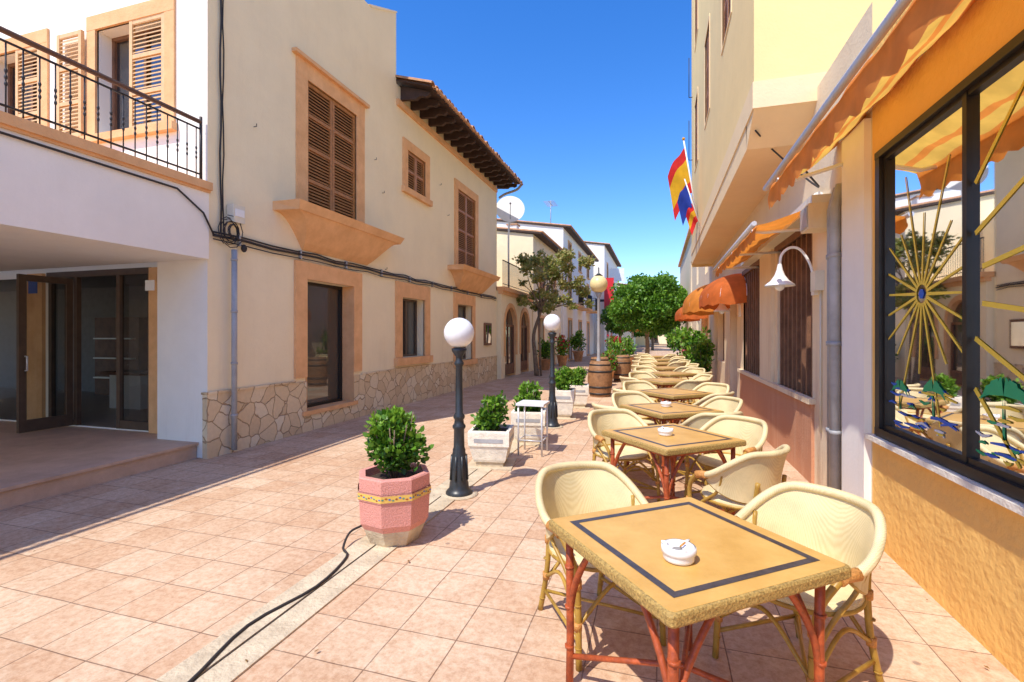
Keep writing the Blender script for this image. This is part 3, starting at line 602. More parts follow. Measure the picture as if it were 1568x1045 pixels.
# ---------------------------------------------------------------- right building
rb=empty('yellow_restaurant_building'); W=Pl('X',1.6,-1)
w=MB()
W.wall(w,-6,4.42,0,3.8,[(-3.0,.45,.84,2.98,.05),(.6,4.33,.84,2.98,.05)],'orange')
w.face([(1.6,-6,3.8),(1.6,5.8,3.8),(6,5.8,3.8),(6,-6,3.8)],'orange')
w.build('street_wall_near',rb)
w=MB()
W.box(w,4.44,4.92,0,3.3,-.1,.05,'white')
w.build('white_pilaster',rb)
w=MB()
W.wall(w,4.42,16,0,4.2,[(5.95,7.55,.92,2.75,.12),(8.7,10.3,.92,2.75,.12),(11.2,12.2,.05,2.5,.2),(13.2,14.6,.9,2.5,.2)],'beige')
w.build('street_wall_far',rb)
w=MB()
W.box(w,5.88,10.6,0,.86,-.03,.03,'pinkwall'); W.box(w,5.84,10.65,.86,.92,-.1,.07,'beige')
W.box(w,7.72,8.52,.92,3.0,-.05,.05,'beige')
w.build('terracotta_dado',rb)
w=MB()
def woodwin(y0,y1):
    W.glazed(w,y0,y1,.92,2.75,.12,'wood',nv=4,nh=1,w=.06)
    for k in range(int((y1-y0)/.2)+1): W.box(w,y0+k*.2,y0+k*.2+.05,.92,2.75,-.04,.0,'wood')
    W.box(w,y0-.05,y1+.05,2.75,2.83,-.05,.03,'wood')
woodwin(5.95,7.55); woodwin(8.7,10.3); W.glazed(w,11.2,12.2,.05,2.5,.2,'wood'); W.glazed(w,13.2,14.6,.9,2.5,.2,'wood')
w.build('wooden_windows',rb)
w=MB()
for a,b in ((.6,4.33),(-3.0,.45)):
    W.box(w,a,b,.84,.90,-.05,.02,'black'); W.box(w,a,b,2.93,2.98,-.05,.02,'black'); W.box(w,a,a+.07,.90,2.93,-.05,.017,'black'); W.box(w,b-.07,b,.90,2.93,-.05,.017,'black')
    W.box(w,a+.07,b-.07,.90,.935,-.045,-.01,'black'); W.box(w,a+.07,b-.07,2.90,2.93,-.045,-.01,'black'); W.box(w,b-.10,b-.07,.935,2.9,-.045,-.01,'black')
W.box(w,3.23,3.27,.90,2.93,-.04,-.005,'black'); W.box(w,1.9,1.96,.90,2.93,-.04,.0,'black')
W.box(w,.5,4.40,.80,.835,-.02,.06,'whitecon')
w.build('window_frame',rb)
w=MB(); w.face([W.p(.62,.87,-.035),W.p(4.3,.87,-.035),W.p(4.3,2.95,-.035),W.p(.62,2.95,-.035)],'bigglass'); w.face([W.p(-3,.87,-.035),W.p(.43,.87,-.035),W.p(.43,2.95,-.035),W.p(-3,2.95,-.035)],'bigglass'); w.build('window_glass',rb)
w=MB() # dining room behind the glass
w.face([(1.66,-4,.1),(5,-4,.1),(5,5.5,.1),(1.66,5.5,.1)],'int_floor'); w.face([(5,-4,.1),(5,5.5,.1),(5,5.5,3.3),(5,-4,3.3)],'int_dark'); w.face([(1.66,-4,3.3),(5,-4,3.3),(5,5.5,3.3),(1.66,5.5,3.3)],'int_dark')
w.face([(1.66,5.5,.1),(5,5.5,.1),(5,5.5,3.3),(1.66,5.5,3.3)],'int_dark')
for (x,y) in ((2.4,3.2),(2.5,4.6),(3.6,4.2),(2.4,1.6)):
    w.lathe(x,y,[(.4,.80),(.4,.84)],'cream_m',20); w.lathe(x,y,[(.2,.1),(.03,.14),(.03,.80)],'wood',8)
    w.lathe(x,y,[(.03,.84),(.05,.88),(.03,.98)],'pb',8)
w.box(4.6,4.98,1,4.5,.1,1.2,'wood')
for q in range(12): w.box(4.9,4.97,1.2+q*.28,1.3+q*.28,1.6+.3*(q%3),1.9+.3*(q%3),R.choice(['cream_m','pb','pg','tile','py']))
for x,z in ((2.2,1.75),(3.2,1.6),(4.1,1.9)):
    w.box(x,x+.5,5.44,5.48,z,z+.6,'wood'); w.box(x+.05,x+.45,5.42,5.44,z+.05,z+.55,R.choice(['pb','pg','tile']))
for x,y in ((2.6,3.4),(3.0,4.7)): w.tube([(x,y,3.3),(x,y,2.6)],.008,'iron',5); w.lathe(x,y,[(.03,2.6),(.16,2.42)],'awn3',14,cap=False)
w.build('dining_room_interior',rb)
w=MB()
GP=-.031
def clip(cu,ct,ang,r0,r1,wd,k,lo,hi,dd=GP):
    du,dt=math.cos(ang),math.sin(ang)
    n=24
    rr=[r0+(r1-r0)*i/n for i in range(n+1)]
    rr=[r for r in rr if lo<cu+du*r<hi and .96<ct+dt*r<2.88]
    if len(rr)<2: return
    a,b=rr[0],rr[-1]; nu,nt_=-dt*wd,du*wd
    w.face([W.p(cu+du*a-nu,ct+dt*a-nt_,dd),W.p(cu+du*b-nu*.6,ct+dt*b-nt_*.6,dd),W.p(cu+du*b+nu*.6,ct+dt*b+nt_*.6,dd),W.p(cu+du*a+nu,ct+dt*a+nt_,dd)],k)
SU,ST=3.76,1.865
for i in range(20):
    a=2*math.pi*i/20+.06
    clip(SU,ST,a,.06,.52 if i%2 else .85,.011,'py',3.29,4.23)
    clip(SU,ST,a+.1,.62,1.9,.014,'py',1.98,3.22)
w.face([W.p(SU+.035*math.cos(t*math.pi/3),ST+.035*math.sin(t*math.pi/3),GP+.001) for t in range(6)],'pb')
def poly(pts,k,d=GP): w.face([W.p(a,b,d) for a,b in pts],k)
for (cu,ct,s) in ((4.05,1.22,.13),(3.62,1.25,.15),(2.98,1.3,.2),(2.45,1.3,.25),(2.2,1.65,.2)):
    poly([(cu-.010,ct-s*1.1),(cu+.010,ct-s*1.1),(cu+.014,ct-s*.5),(cu+.008,ct)],'pg')
    for q in range(8):
        a=q*math.pi/7; dr=.10+.08*(q%2)
        poly([(cu,ct),(cu+s*.35*math.cos(a),ct+s*.30*math.sin(a)+.035),(cu+s*.75*math.cos(a),ct+s*.42*math.sin(a)),(cu+s*math.cos(a),ct+s*.35*math.sin(a)-dr*s*2),(cu+s*.6*math.cos(a),ct+s*.25*math.sin(a)-.01)],'pg',GP+.001+.0003*q)
for q in range(110):
    cu=R.uniform(2.0,4.15)
    if 3.15<cu<3.36: continue
    ct=R.choice([R.uniform(.96,1.10),R.uniform(.96,1.26)]); l=R.uniform(.05,.22); cu2=min(cu+l,4.22 if cu>3.3 else 3.2); m_=(cu+cu2)/2; dz=R.uniform(-.02,.02)
    poly([(cu,ct),(m_,ct+dz),(cu2,ct),(cu2,ct+.010),(m_,ct+dz+.018),(cu,ct+.010)],R.choice(['pb','pb','pb','pg','pw','py']),GP+.0004*(q%9))
w.build('glass_painting',rb)
w=MB()
U=Pl('X',1.0,-1)
uo=[(7.5,8.5,6.2,8.0,.15),(10.5,11.5,6.2,8.0,.15),(13.5,14.5,6.2,8.0,.15),(7.5,8.5,9.6,11.4,.15),(10.5,11.5,9.6,11.4,.15),(13.5,14.5,9.6,11.4,.15)]
U.wall(w,5.8,16,4.35,14,uo,'yellow')
SF=Pl('Y',5.8,-1)
SF.wall(w,1.0,8,4.35,14,[(2.3,3.4,4.9,6.6,.15)],'yellow')
w.face([(1,16,3.7),(8,16,3.7),(8,16,14),(1,16,14)],'yellow')
w.build('upper_walls',rb)
w=MB()
w.box(.985,8,5.785,16.01,4.06,4.35,'band')
w.hexa([(1.0,5.8,4.06),(8,5.8,4.06),(8,6.25,3.78),(1.0,6.25,3.78),(1.0,5.81,4.065),(8,5.81,4.065),(8,6.3,4.065),(1.0,6.3,4.065)],'band')
w.box(1.0,3,6.25,16,3.78,4.06,'band')
w.build('overhang_soffit',rb)
w=MB()
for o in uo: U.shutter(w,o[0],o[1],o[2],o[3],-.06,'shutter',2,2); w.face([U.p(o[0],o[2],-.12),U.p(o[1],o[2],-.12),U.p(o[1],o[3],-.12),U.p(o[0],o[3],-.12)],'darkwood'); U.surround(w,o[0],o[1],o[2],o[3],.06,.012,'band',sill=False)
SF.shutter(w,2.3,3.4,4.9,6.6,-.02,'greensh',2,2)
for z in (5.0,6.9,8.8): w.tube([(.9,15.6,z),(.9,15.6,z+1.2)],.012,'iron',5); w.tube([(1.0,15.6,z),(.9,15.6,z)],.012,'iron',5)
w.build('shutters',rb)
w=MB()
for y,r in ((5.02,.045),(5.13,.032)):
    w.tube([(1.53,y,0.02),(1.53,y,2.75),(1.58,y,2.95)],r,'grey',10)
    for z in (.7,1.5,2.3): w.tube([(1.53,y,z),(1.53,y,z+.04)],r+.008,'grey',10)
w.tube(spline([(1.56,5.0,3.6),(1.3,5.2,3.3),(1.56,5.6,3.1),(1.3,6.3,3.75),(1.05,6.0,3.9)],5),.01,'cable',5)
w.tube([(1.585,5.35,0),(1.585,5.35,2.6)],.012,'cable',5); w.tube([(1.585,5.62,.6),(1.585,5.62,2.05)],.01,'cream_m',5)
w.build('wall_pipes',rb)
w=MB(); w.box(1.38,1.58,5.25,5.52,2.62,2.86,'beige'); w.box(1.37,1.38,5.27,5.50,2.64,2.84,'grey'); w.build('wall_speaker',rb)
w=MB(); w.box(1.52,1.6,5.56,5.72,2.05,2.25,'cream_m'); w.build('meter_box',rb)
def walllamp(y,z,s=1):
    w=MB()
    w.box(1.56,1.6,y-.05*s,y+.05*s,z-.12*s,z+.1*s,'whitem')
    w.tube(spline([(1.58,y,z),(1.54,y,z+.2*s),(1.45,y,z+.36*s),(1.35,y,z+.39*s),(1.27,y,z+.32*s),(1.25,y,z+.2*s)],6),.014*s,'whitem',8)
    w.lathe(1.25,y,[(.02*s,z+.22*s),(.03*s,z+.16*s),(.05*s,z+.10*s),(.09*s,z+.04*s),(.14*s,z-.0*s),(.15*s,z-.02*s),(.135*s,z-.01*s),(.05*s,z+.08*s)],'whitem',20,cap=False)
    w.sphere((1.25,y,z-.02*s),.05*s,'globe',10,8)
    w.build('gooseneck_wall_lamp')
walllamp(5.80,2.14); walllamp(10.7,2.1,1.1)
def awning(name,y0,y1,xw,zw,xf,zf,k,val=.16,bar=True,sc_=.22,sag=.05):
    e=empty(name); w=MB(); nu=10; nv=int((y1-y0)/.06)
    rings=[]
    for i in range(nv+1):
        y=y0+(y1-y0)*i/nv
        row=[]
        for j in range(nu+1):
            t=j/nu; row.append((xw+(xf-xw)*t,y,zw+(zf-zw)*t-sag*math.sin(math.pi*t)*(1+.35*math.sin(y*2.3))+.012*math.sin(y*9+t*5)+.006*math.sin(y*23+t*9)))
        row.append((xf-.02,y,zf-.05))
        for q in range(1,4):
            row.append((xf-.02+.012*math.sin(y*14+q),y,zf-.05-(val*.7+.05*abs(math.sin((y-y0)/sc_*math.pi)))*q/3))
        rings.append(row)
    w.ring(rings,k,closed=False,cap=False); w.build('canopy_fabric',e)
    w=MB()
    if bar: w.tube([(xf-.045,y0-.03,zf-.005),(xf-.045,y1+.03,zf-.005)],.026,'alu',8)
    for y in (y0+.3,(y0+y1)/2,y1-.3):
        w.tube([(xw,y,zw-.25),(xf+.1,y,zf-.04),(xf-.02,y,zf-.02)],.018,'whitem',6)
    w.tube([(xw-.05,y0,zw+.02),(xw-.05,y1,zw+.02)],.045,'whitem',8)
    w.build('awning_frame',e)
awning('striped_awning',-3,5.2,1.6,3.36,1.05,3.03,'awn',val=.2)
awning('orange_awning',5.55,9.2,1.6,2.98,1.0,2.76,'awn2',val=.1)
w=MB(); w.box(1.42,1.595,5.3,9.5,2.83,2.95,'cream_m'); w.build('awning_cassette',rb)
def dome(name,y0,y1,xf,z0,z1,k):
    w=MB(); rings=[]
    n=10; m=14
    for i in range(m+1):
        a=math.pi*i/m; row=[]
        yc=(y0+y1)/2; ry=(y1-y0)/2
        for j in range(n+1):
            t=math.pi/2*j/n
            row.append((1.6-(1.6-xf)*math.sin(t)*math.sin(a)**.6,yc-ry*math.cos(a)*(.25+.75*math.sin(t)),z0+(z1-z0)*math.cos(t)))
        row.append((row[-1][0],row[-1][1],z0-.14-.04*(i%2)))
        rings.append(row)
    w.ring(rings,k,closed=False,cap=False)
    for r in rings[::2]: w.tube([(p[0]+.005,p[1],p[2]-.01) for p in r[:-1]],.008,'whitem',4)
    w.build(name)
dome('dome_awning',10.0,12.2,.85,2.35,2.85,'awn3'); dome('dome_awning',12.9,15.6,.65,2.35,3.0,'awn2')
# flags
e=empty('balcony_flags'); w=MB(); w.tube([(1.0,13.2,4.3),(.62,13.0,6.55)],.02,'whitem',6); w.sphere((.62,13,6.57),.04,'fyel',8,6)
w.tube([(1.0,12.6,4.2),(.62,12.5,5.4)],.015,'whitem',6); w.build('flag_poles',e)
def flag(top,bot,length,bands,dirv,name,drop=.5):
    w=MB(); n=14; L=Vector(dirv)
    T=Vector(top); Bt=Vector(bot)
    tot=sum(b[0] for b in bands); s0=0
    for bw,k in bands:
        s1=s0+bw/tot; rows=[]
        for q in range(4):
            s=s0+(s1-s0)*q/3; p0=T.lerp(Bt,s); row=[]
            for i in range(n+1):
                t=i/n; p=p0+L*length*t+Vector((0,0,-length*drop*t*t-.03*math.sin(t*6+s*2)))+Vector((.15,1,0))*(.05*math.sin(t*7+s*4)*min(1,t*3))
                row.append(p)
            rows.append(row)
        w.ring(rows,k,closed=False,cap=False); s0=s1
    w.build(name,e)
flag((.64,13.0,6.35),(.83,13.1,5.25),.62,[(1,'fred'),(2,'fyel'),(1,'fred')],(-.66,-.1,-.66),'spanish_flag')
flag((.66,12.52,5.3),(.80,12.58,4.75),.42,[(1,'fblu')],(-.5,-.1,-.6),'european_flag')
flag((.8,12.56,4.85),(.95,12.6,4.4),.3,[(1,'fred'),(1,'fyel'),(1,'fred')],(-.5,-.1,-.7),'small_flag')
fr=empty('beige_terraced_house'); Q=Pl('X',1.65,-1); w=MB()
Q.wall(w,16.02,40,0,6.9,[(18,19.2,.1,2.4,.2),(22,23.2,.1,2.4,.2),(26,27,.1,2.4,.2),(18,19,3.8,5.4,.2),(22,23,3.8,5.4,.2),(26,27,3.8,5.4,.2)],'beige')
w.face([(1.65,40,0),(8,40,0),(8,40,6.9),(1.65,40,6.9)],'beige'); w.box(1.5,8,16.02,40.1,6.9,7.05,'trim'); w.box(2.0,2.8,34,35,7.05,8.2,'beige')
for u in (18,22,26):
    Q.glazed(w,u,u+1,3.8,5.4,.2,'wood'); Q.glazed(w,u,u+1.2 if u<26 else 27,.1,2.4,.2,'wood')
w.build('walls',fr)
fe=empty('street_end_house'); w=MB(); Z=Pl('Y',92,-1)
Z.wall(w,-14,14,0,7.0,[(-6,-5,3.6,5.2,.2),(-2,-1,3.6,5.2,.2),(2,3,3.6,5.2,.2),(6,7,3.6,5.2,.2),(-1.2,0,.1,2.4,.2),(1.5,2.7,.1,2.4,.2)],'cream'); w.box(-14.3,14.3,91.6,100,7.0,7.25,'tile')
for u in (-6,-2,2,6): Z.glazed(w,u,u+1,3.6,5.2,.2,'shutter')
for u in (-1.2,1.5): Z.glazed(w,u,u+1.2,.1,2.4,.2,'shutter')
w.build('walls',fe)
dome('distant_awning',17.5,20.5,.6,2.3,2.8,'awn3')
def parasol(x,y,k,h=2.5,r=1.3):
    w=MB(); w.tube([(x,y,0),(x,y,h+.1)],.022,'whitem',8); w.lathe(x,y,[(.25,0),(.25,.06)],'con',12)
    n=8
    w.ring([[(x+rr*math.cos(2*math.pi*q/n),y+rr*math.sin(2*math.pi*q/n),z) for q in range(n)] for rr,z in ((.02,h+.08),(r*.5,h-.12),(r,h-.42),(r*1.0,h-.58))],k,True,False,False)
    for q in range(n): w.tube([(x,y,h-.3),(x+r*.95*math.cos(2*math.pi*q/n),y+r*.95*math.sin(2*math.pi*q/n),h-.43)],.008,'whitem',4)
    w.build('cafe_parasol')
parasol(-2.2,46,'awn3'); parasol(-1.2,58,'awn2')

# ---------------------------------------------------------------- trees
def tree(name,base,trunk,clumps,n,size,keys,branches,r0=.13,shell=.55):
    e=empty(name); w=MB()
    w.tube(spline(trunk,4),[r0*(1-.55*i/(4*(len(trunk)-1))) for i in range(4*(len(trunk)-1)+1)],'bark',9)
    for b in branches:
        k=4*(len(b)-1)+1; w.tube(spline(b,4),[r0*.42*(1-.85*i/(k-1)) for i in range(k)],'bark',6)
    w.build('trunk_and_limbs',e)
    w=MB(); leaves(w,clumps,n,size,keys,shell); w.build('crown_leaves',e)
def round_tree(name,x,y,zc,rx,rz,nc,n,size):
    cl=[];br=[]; C=Vector((x,y,zc))
    for i in range(nc):
        while True:
            d=Vector((R.uniform(-1,1),R.uniform(-1,1),R.uniform(-.95,1)))
            if .5<d.length<1.0: break
        r=R.uniform(.17,.34)*rx; p=C+Vector((d.x*rx*.85,d.y*rx*.85,d.z*rz*.8)); cl.append((p.x,p.y,p.z,r,r,r*.85))
        if i%3==0: br.append([(x,y,zc-rz*1.0),tuple(Vector((x,y,zc-rz*.7)).lerp(p,.5)+Vector((0,0,.1))),tuple(p)])
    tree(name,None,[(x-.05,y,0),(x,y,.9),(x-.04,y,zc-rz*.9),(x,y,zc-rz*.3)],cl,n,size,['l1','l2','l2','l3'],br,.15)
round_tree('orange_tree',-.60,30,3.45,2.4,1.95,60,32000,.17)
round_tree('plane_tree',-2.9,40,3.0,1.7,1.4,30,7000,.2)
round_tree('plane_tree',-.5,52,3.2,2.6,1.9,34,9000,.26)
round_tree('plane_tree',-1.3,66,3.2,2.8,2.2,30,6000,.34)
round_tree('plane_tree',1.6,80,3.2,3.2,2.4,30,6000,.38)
cl=[];br=[]; top=(-4.35,18.5,2.5)
for i in range(60):
    a=R.uniform(0,6.28); rr=1.45*math.sqrt(R.random()); p=Vector((-3.9+math.cos(a)*rr,18.6+math.sin(a)*rr,R.uniform(2.75,5.0)-.25*rr))
    r=R.uniform(.15,.30); cl.append((p.x,p.y,p.z,r,r,r*.7))
    if i%3==0: br.append([top,tuple(Vector(top).lerp(p,.45)+Vector((R.uniform(-.15,.15),R.uniform(-.15,.15),.15))),tuple(p)])
tree('thin_leaved_tree',None,[(-4.55,18.4,0),(-4.62,18.4,.8),(-4.68,18.45,1.6),(-4.45,18.5,2.4),(-4.2,18.5,3.1)],cl,7500,.12,['o1','o1','o2','o2'],br,.095,shell=.35)
w=MB(); w.tube([(-4.35,18.3,0),(-4.5,18.5,2.6)],.04,'bark'); w.build('tree_stake')

# ---------------------------------------------------------------- street lamps
def bollard_lamp(x,y,hg):
    e=empty('globe_street_lamp'); w=MB(); s=hg/1.63
    P=[(.135,0),(.135,.03),(.12,.05),(.10,.07),(.095,.12),(.085,.16),(.075,.40),(.064,.43),(.064,.46),(.055,.48),(.052,.66),(.066,.68),(.066,.70),(.05,.72),(.045,.76),(.058,.78),(.058,.80),(.038,.83),(.034,1.30),(.048,1.32),(.048,1.34),(.034,1.36),(.034,1.40),(.07,1.45),(.078,1.48),(.05,1.49)]
    w.lathe(x,y,[(r,z*s) for r,z in P],'lampblk',20)
    for q in range(8):
        a=q*math.pi/4; w.tube([(x+.09*math.cos(a),y+.09*math.sin(a),.16*s),(x+.076*math.cos(a),y+.076*math.sin(a),.4*s)],.012,'lampblk',6)
    w.lathe(x,y,[(.19,.0),(.19,.012),(.13,.016)],'con',16)
    w.build('cast_iron_post',e)
    w=MB(); w.sphere((x,y,hg+.01),.152,'globe',28,18); w.build('opal_globe',e)
bollard_lamp(-1.91,4.49,1.61); bollard_lamp(-1.76,8.25,1.80)
e=empty('tall_street_lamp'); w=MB(); x,y=-1.6,13.75
w.lathe(x,y,[(.12,0),(.12,.1),(.08,.18),(.06,.9),(.045,1.0),(.04,2.65),(.07,2.7),(.1,2.78),(.05,2.8)],'grey',14); w.build('post',e)
w=MB(); w.sphere((x,y,3.03),.25,'globey',22,14); w.lathe(x,y,[(.05,3.24),(.12,3.26),(.02,3.34),(.015,3.5)],'lampblk',12); w.build('globe',e)

# ---------------------------------------------------------------- planters
def bush(name,par,x,y,z,rx,rz,n,size,keys=('l1','l2','l3')):
    w=MB(); cl=[]
    for i in range(18):
        a=R.uniform(0,6.28); rr=R.uniform(0,.62)*rx; zz=R.uniform(.2,.86)
        k=.42*rx*R.uniform(.8,1.25)*(1 if zz<.75 else .75); cl.append((x+rr*math.cos(a)*(1.15-zz*.45),y+rr*math.sin(a)*(1.15-zz*.45),z+zz*rz,k,k,k*1.25))
    leaves(w,cl,n,size,list(keys),.55,up=.7)
    for i in range(12):
        a=R.uniform(0,6.28); w.tube([(x,y,z-.05),(x+.4*rx*math.cos(a),y+.4*rx*math.sin(a),z+rz*.45),(x+.6*rx*math.cos(a),y+.6*rx*math.sin(a),z+rz*R.uniform(.6,.95))],.005,'bark',4)
    w.build(name,par)
e=empty('pink_octagonal_planter'); w=MB(); x,y=-1.99,3.38
w.lathe(x,y,[(.19,0),(.20,.02),(.235,.10),(.245,.13)],'con',8,False,rot=.2)
w.lathe(x,y,[(.245,.13),(.275,.18),(.285,.36)],'pinkcon',8,False,rot=.2,cap=False)
w.lathe(x,y,[(.292,.36),(.292,.425)],'pinkcon',8,False,rot=.2,cap=False)
w.lathe(x,y,[(.285,.425),(.285,.52),(.275,.53),(.235,.53),(.225,.46)],'pinkcon',8,False,rot=.2,cap=False)
w.lathe(x,y,[(.01,.47),(.232,.47)],'soil',8,False,rot=.2,cap=False)
for f in range(8):
    a0=.2+f*math.pi/4; p0=Vector((x+.296*math.cos(a0),y+.296*math.sin(a0),.37)); p1=Vector((x+.296*math.cos(a0+math.pi/4),y+.296*math.sin(a0+math.pi/4),.37)); U_=Vector((0,0,1))
    w.face([p0,p1,p1+U_*.048,p0+U_*.048],'band_y'); nn=(Vector(((p0.x+p1.x)/2-x,(p0.y+p1.y)/2-y,0))).normalized()*.002
    t=(p1-p0).normalized()
    for q in range(9):
        c=p0.lerp(p1,(q+.5)/9)+nn+U_*(.024+.008*math.sin(q*1.57))
        w.face([c-t*.012,c-U_*.007,c+t*.012,c+U_*.007],('band_b','redmetal','pb')[q%3])
w.build('planter_body',e); bush('boxwood',e,x,y,.48,.25,.54,3800,.052)
def white_planter(x,y,s,h,rot,bh,br_,slab=True):
    e=empty('white_concrete_planter'); w=MB(); r=s/math.sqrt(2)
    w.lathe(x,y,[(r*.72,0),(r*.72,.07)],'con',4,False,rot=rot); w.lathe(x,y,[(r*.80,.07),(r*.86,.10),(r*1.0,h*.55),(r*1.02,h*.6)],'whitecon',4,False,rot=rot)
    w.lathe(x,y,[(r*1.07,h*.6),(r*1.09,h-.02),(r*1.07,h),(r*.9,h),(r*.88,h-.06)],'whitecon',4,False,rot=rot,cap=False)
    w.lathe(x,y,[(.01,h-.04),(r*.9,h-.04)],'soil',4,False,rot=rot,cap=False)
    for f in range(4):
        a=rot+math.pi/4+f*math.pi/2; cx=x+math.cos(a)*(r*1.08*.7071+.003); cy=y+math.sin(a)*(r*1.08*.7071+.003); t=Vector((-math.sin(a),math.cos(a),0))*s*.38; c=Vector((cx,cy,0)); u=Vector((0,0,1))
        w.face([c-t+u*(h*.70),c+t+u*(h*.70),c+t+u*(h*.80),c-t+u*(h*.80)],'grey')
    if slab: w.lathe(x,y,[(r*1.2,-.01),(r*1.2,.016)],'con',4,False,rot=rot)
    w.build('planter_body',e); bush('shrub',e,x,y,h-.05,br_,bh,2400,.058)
white_planter(-1.97,5.66,.46,.45,.95,.42,.25)
white_planter(-1.84,7.0,.46,.48,.95,.42,.25); white_planter(-1.77,9.25,.44,.55,.9,.42,.26); white_planter(-1.70,10.7,.44,.5,.9,.38,.26)
w=MB(); x,y=-1.62,6.35
w.box(x-.19,x+.19,y-.19,y+.19,.66,.69,'whitem')
for a,b in ((-1,-1),(1,-1),(1,1),(-1,1)): w.tube([(x+.16*a,y+.16*b,0),(x+.16*a,y+.16*b,.66)],.013,'alu',6)
for a,b,c,d in ((-1,-1,1,-1),(1,-1,1,1),(1,1,-1,1),(-1,1,-1,-1)): w.tube([(x+.16*a,y+.16*b,.2),(x+.16*c,y+.16*d,.2)],.009,'alu',6)
w.build('metal_side_table')
def barrel(x,y):
    w=MB(); w.lathe(x,y,[(.26,0),(.30,.2),(.325,.45),(.30,.7),(.26,.9),(.25,.9),(.25,.87),(.01,.87)],'barrel',20,cap=False)
    for z,r in ((.08,.279),(.25,.311),(.65,.311),(.82,.279)): w.lathe(x,y,[(r,z-.025),(r+.004,z+.025)],'iron',20)
    w.build('wine_barrel')
barrel(-1.45,12.75); barrel(-1.75,15.3); barrel(-1.2,17.0)
def pot(x,y,s,fl=False):
    e=empty('potted_plant'); w=MB(); w.lathe(x,y,[(.13*s,0),(.2*s,.35*s),(.22*s,.36*s),(.22*s,.4*s),(.19*s,.4*s),(.18*s,.36*s),(.01,.36*s)],'tile',14,cap=False); w.build('clay_pot',e)
    bush('foliage',e,x,y,.35*s,.36*s,.75*s,700,.09*s,('l1','l2','l3','flower') if fl else ('l1','l2','l3'))
for x,y,s,f in ((-1.6,16.5,1,1),(-1.5,19,1.2,0),(1.2,14.9,1.3,0),(1.25,17,1.6,0),(1.1,19,1.4,1),(-1.6,21,1.3,1),(-1.4,24,1.4,0),(-4.9,21.5,1.3,0),(-4.7,24.5,1.4,1),(1.0,22,1.8,0),(-2.3,27,1.5,1),(-4.6,29,1.6,0)): pot(x,y,s,f)

# ---------------------------------------------------------------- cafe furniture
def table_mesh():
    w=MB(); h=.42; zt=.75
    def sq(r,z,c=.02):
        out=[]
        for sx,sy,a0 in ((1,1,0),(-1,1,90),(-1,-1,180),(1,-1,270)):
            for q in range(4):
                a=math.radians(a0+q*30); out.append((sx*(r-c)+c*math.cos(a),sy*(r-c)+c*math.sin(a),z))
        return out
    w.ring([sq(h-.02,zt-.05),sq(h-.004,zt-.046),sq(h,zt-.038),sq(h,zt-.012),sq(h-.004,zt-.004),sq(h-.012,zt-.001)],'tableedge',sm=False)
    w.ring([sq(h-.012,zt-.001),sq(h-.014,zt)],'tabletop')
    a,b=.315,.345; z=zt+.0015
    for sgn in (1,-1):
        w.face([(-b,sgn*a,z),(b,sgn*a,z),(b,sgn*b,z),(-b,sgn*b,z)],'inlay'); w.face([(sgn*a,-a,z),(sgn*b,-a,z),(sgn*b,a,z),(sgn*a,a,z)],'inlay')
    for sx,sy in ((1,1),(-1,1),(-1,-1),(1,-1)):
        c=.345
        w.tube([(sx*c,sy*c,0),(sx*(c-.004),sy*c,.2),(sx*c,sy*(c-.004),.45),(sx*c,sy*c,zt-.04)],.018,'redmetal',8)
        for q in (.18,.36,.54): w.tube([(sx*c,sy*c,q),(sx*c,sy*c,q+.012)],.022,'redmetal',8)
        w.tube(spline([(sx*c,sy*c,.30),(sx*(c-.03),sy*c,.45),(sx*(c-.10),sy*c,.58),(sx*(c-.20),sy*c,zt-.04)],5),.013,'redmetal',6)
        w.tube(spline([(sx*c,sy*c,.30),(sx*c,sy*(c-.03),.45),(sx*c,sy*(c-.10),.58),(sx*c,sy*(c-.20),zt-.04)],5),.013,'redmetal',6)
    for s in (1,-1):
        w.tube([(-.345,s*.345,zt-.07),(.345,s*.345,zt-.07)],.011,'redmetal',6); w.tube([(s*.345,-.345,zt-.07),(s*.345,.345,zt-.07)],.011,'redmetal',6)
    w.tube([(-.345,-.345,.14),(0,0,.2),(.345,.345,.14)],.012,'redmetal',6); w.tube([(-.345,.345,.14),(0,0,.225),(.345,-.345,.14)],.012,'redmetal',6)
    o=w.build('cafe_table'); return o
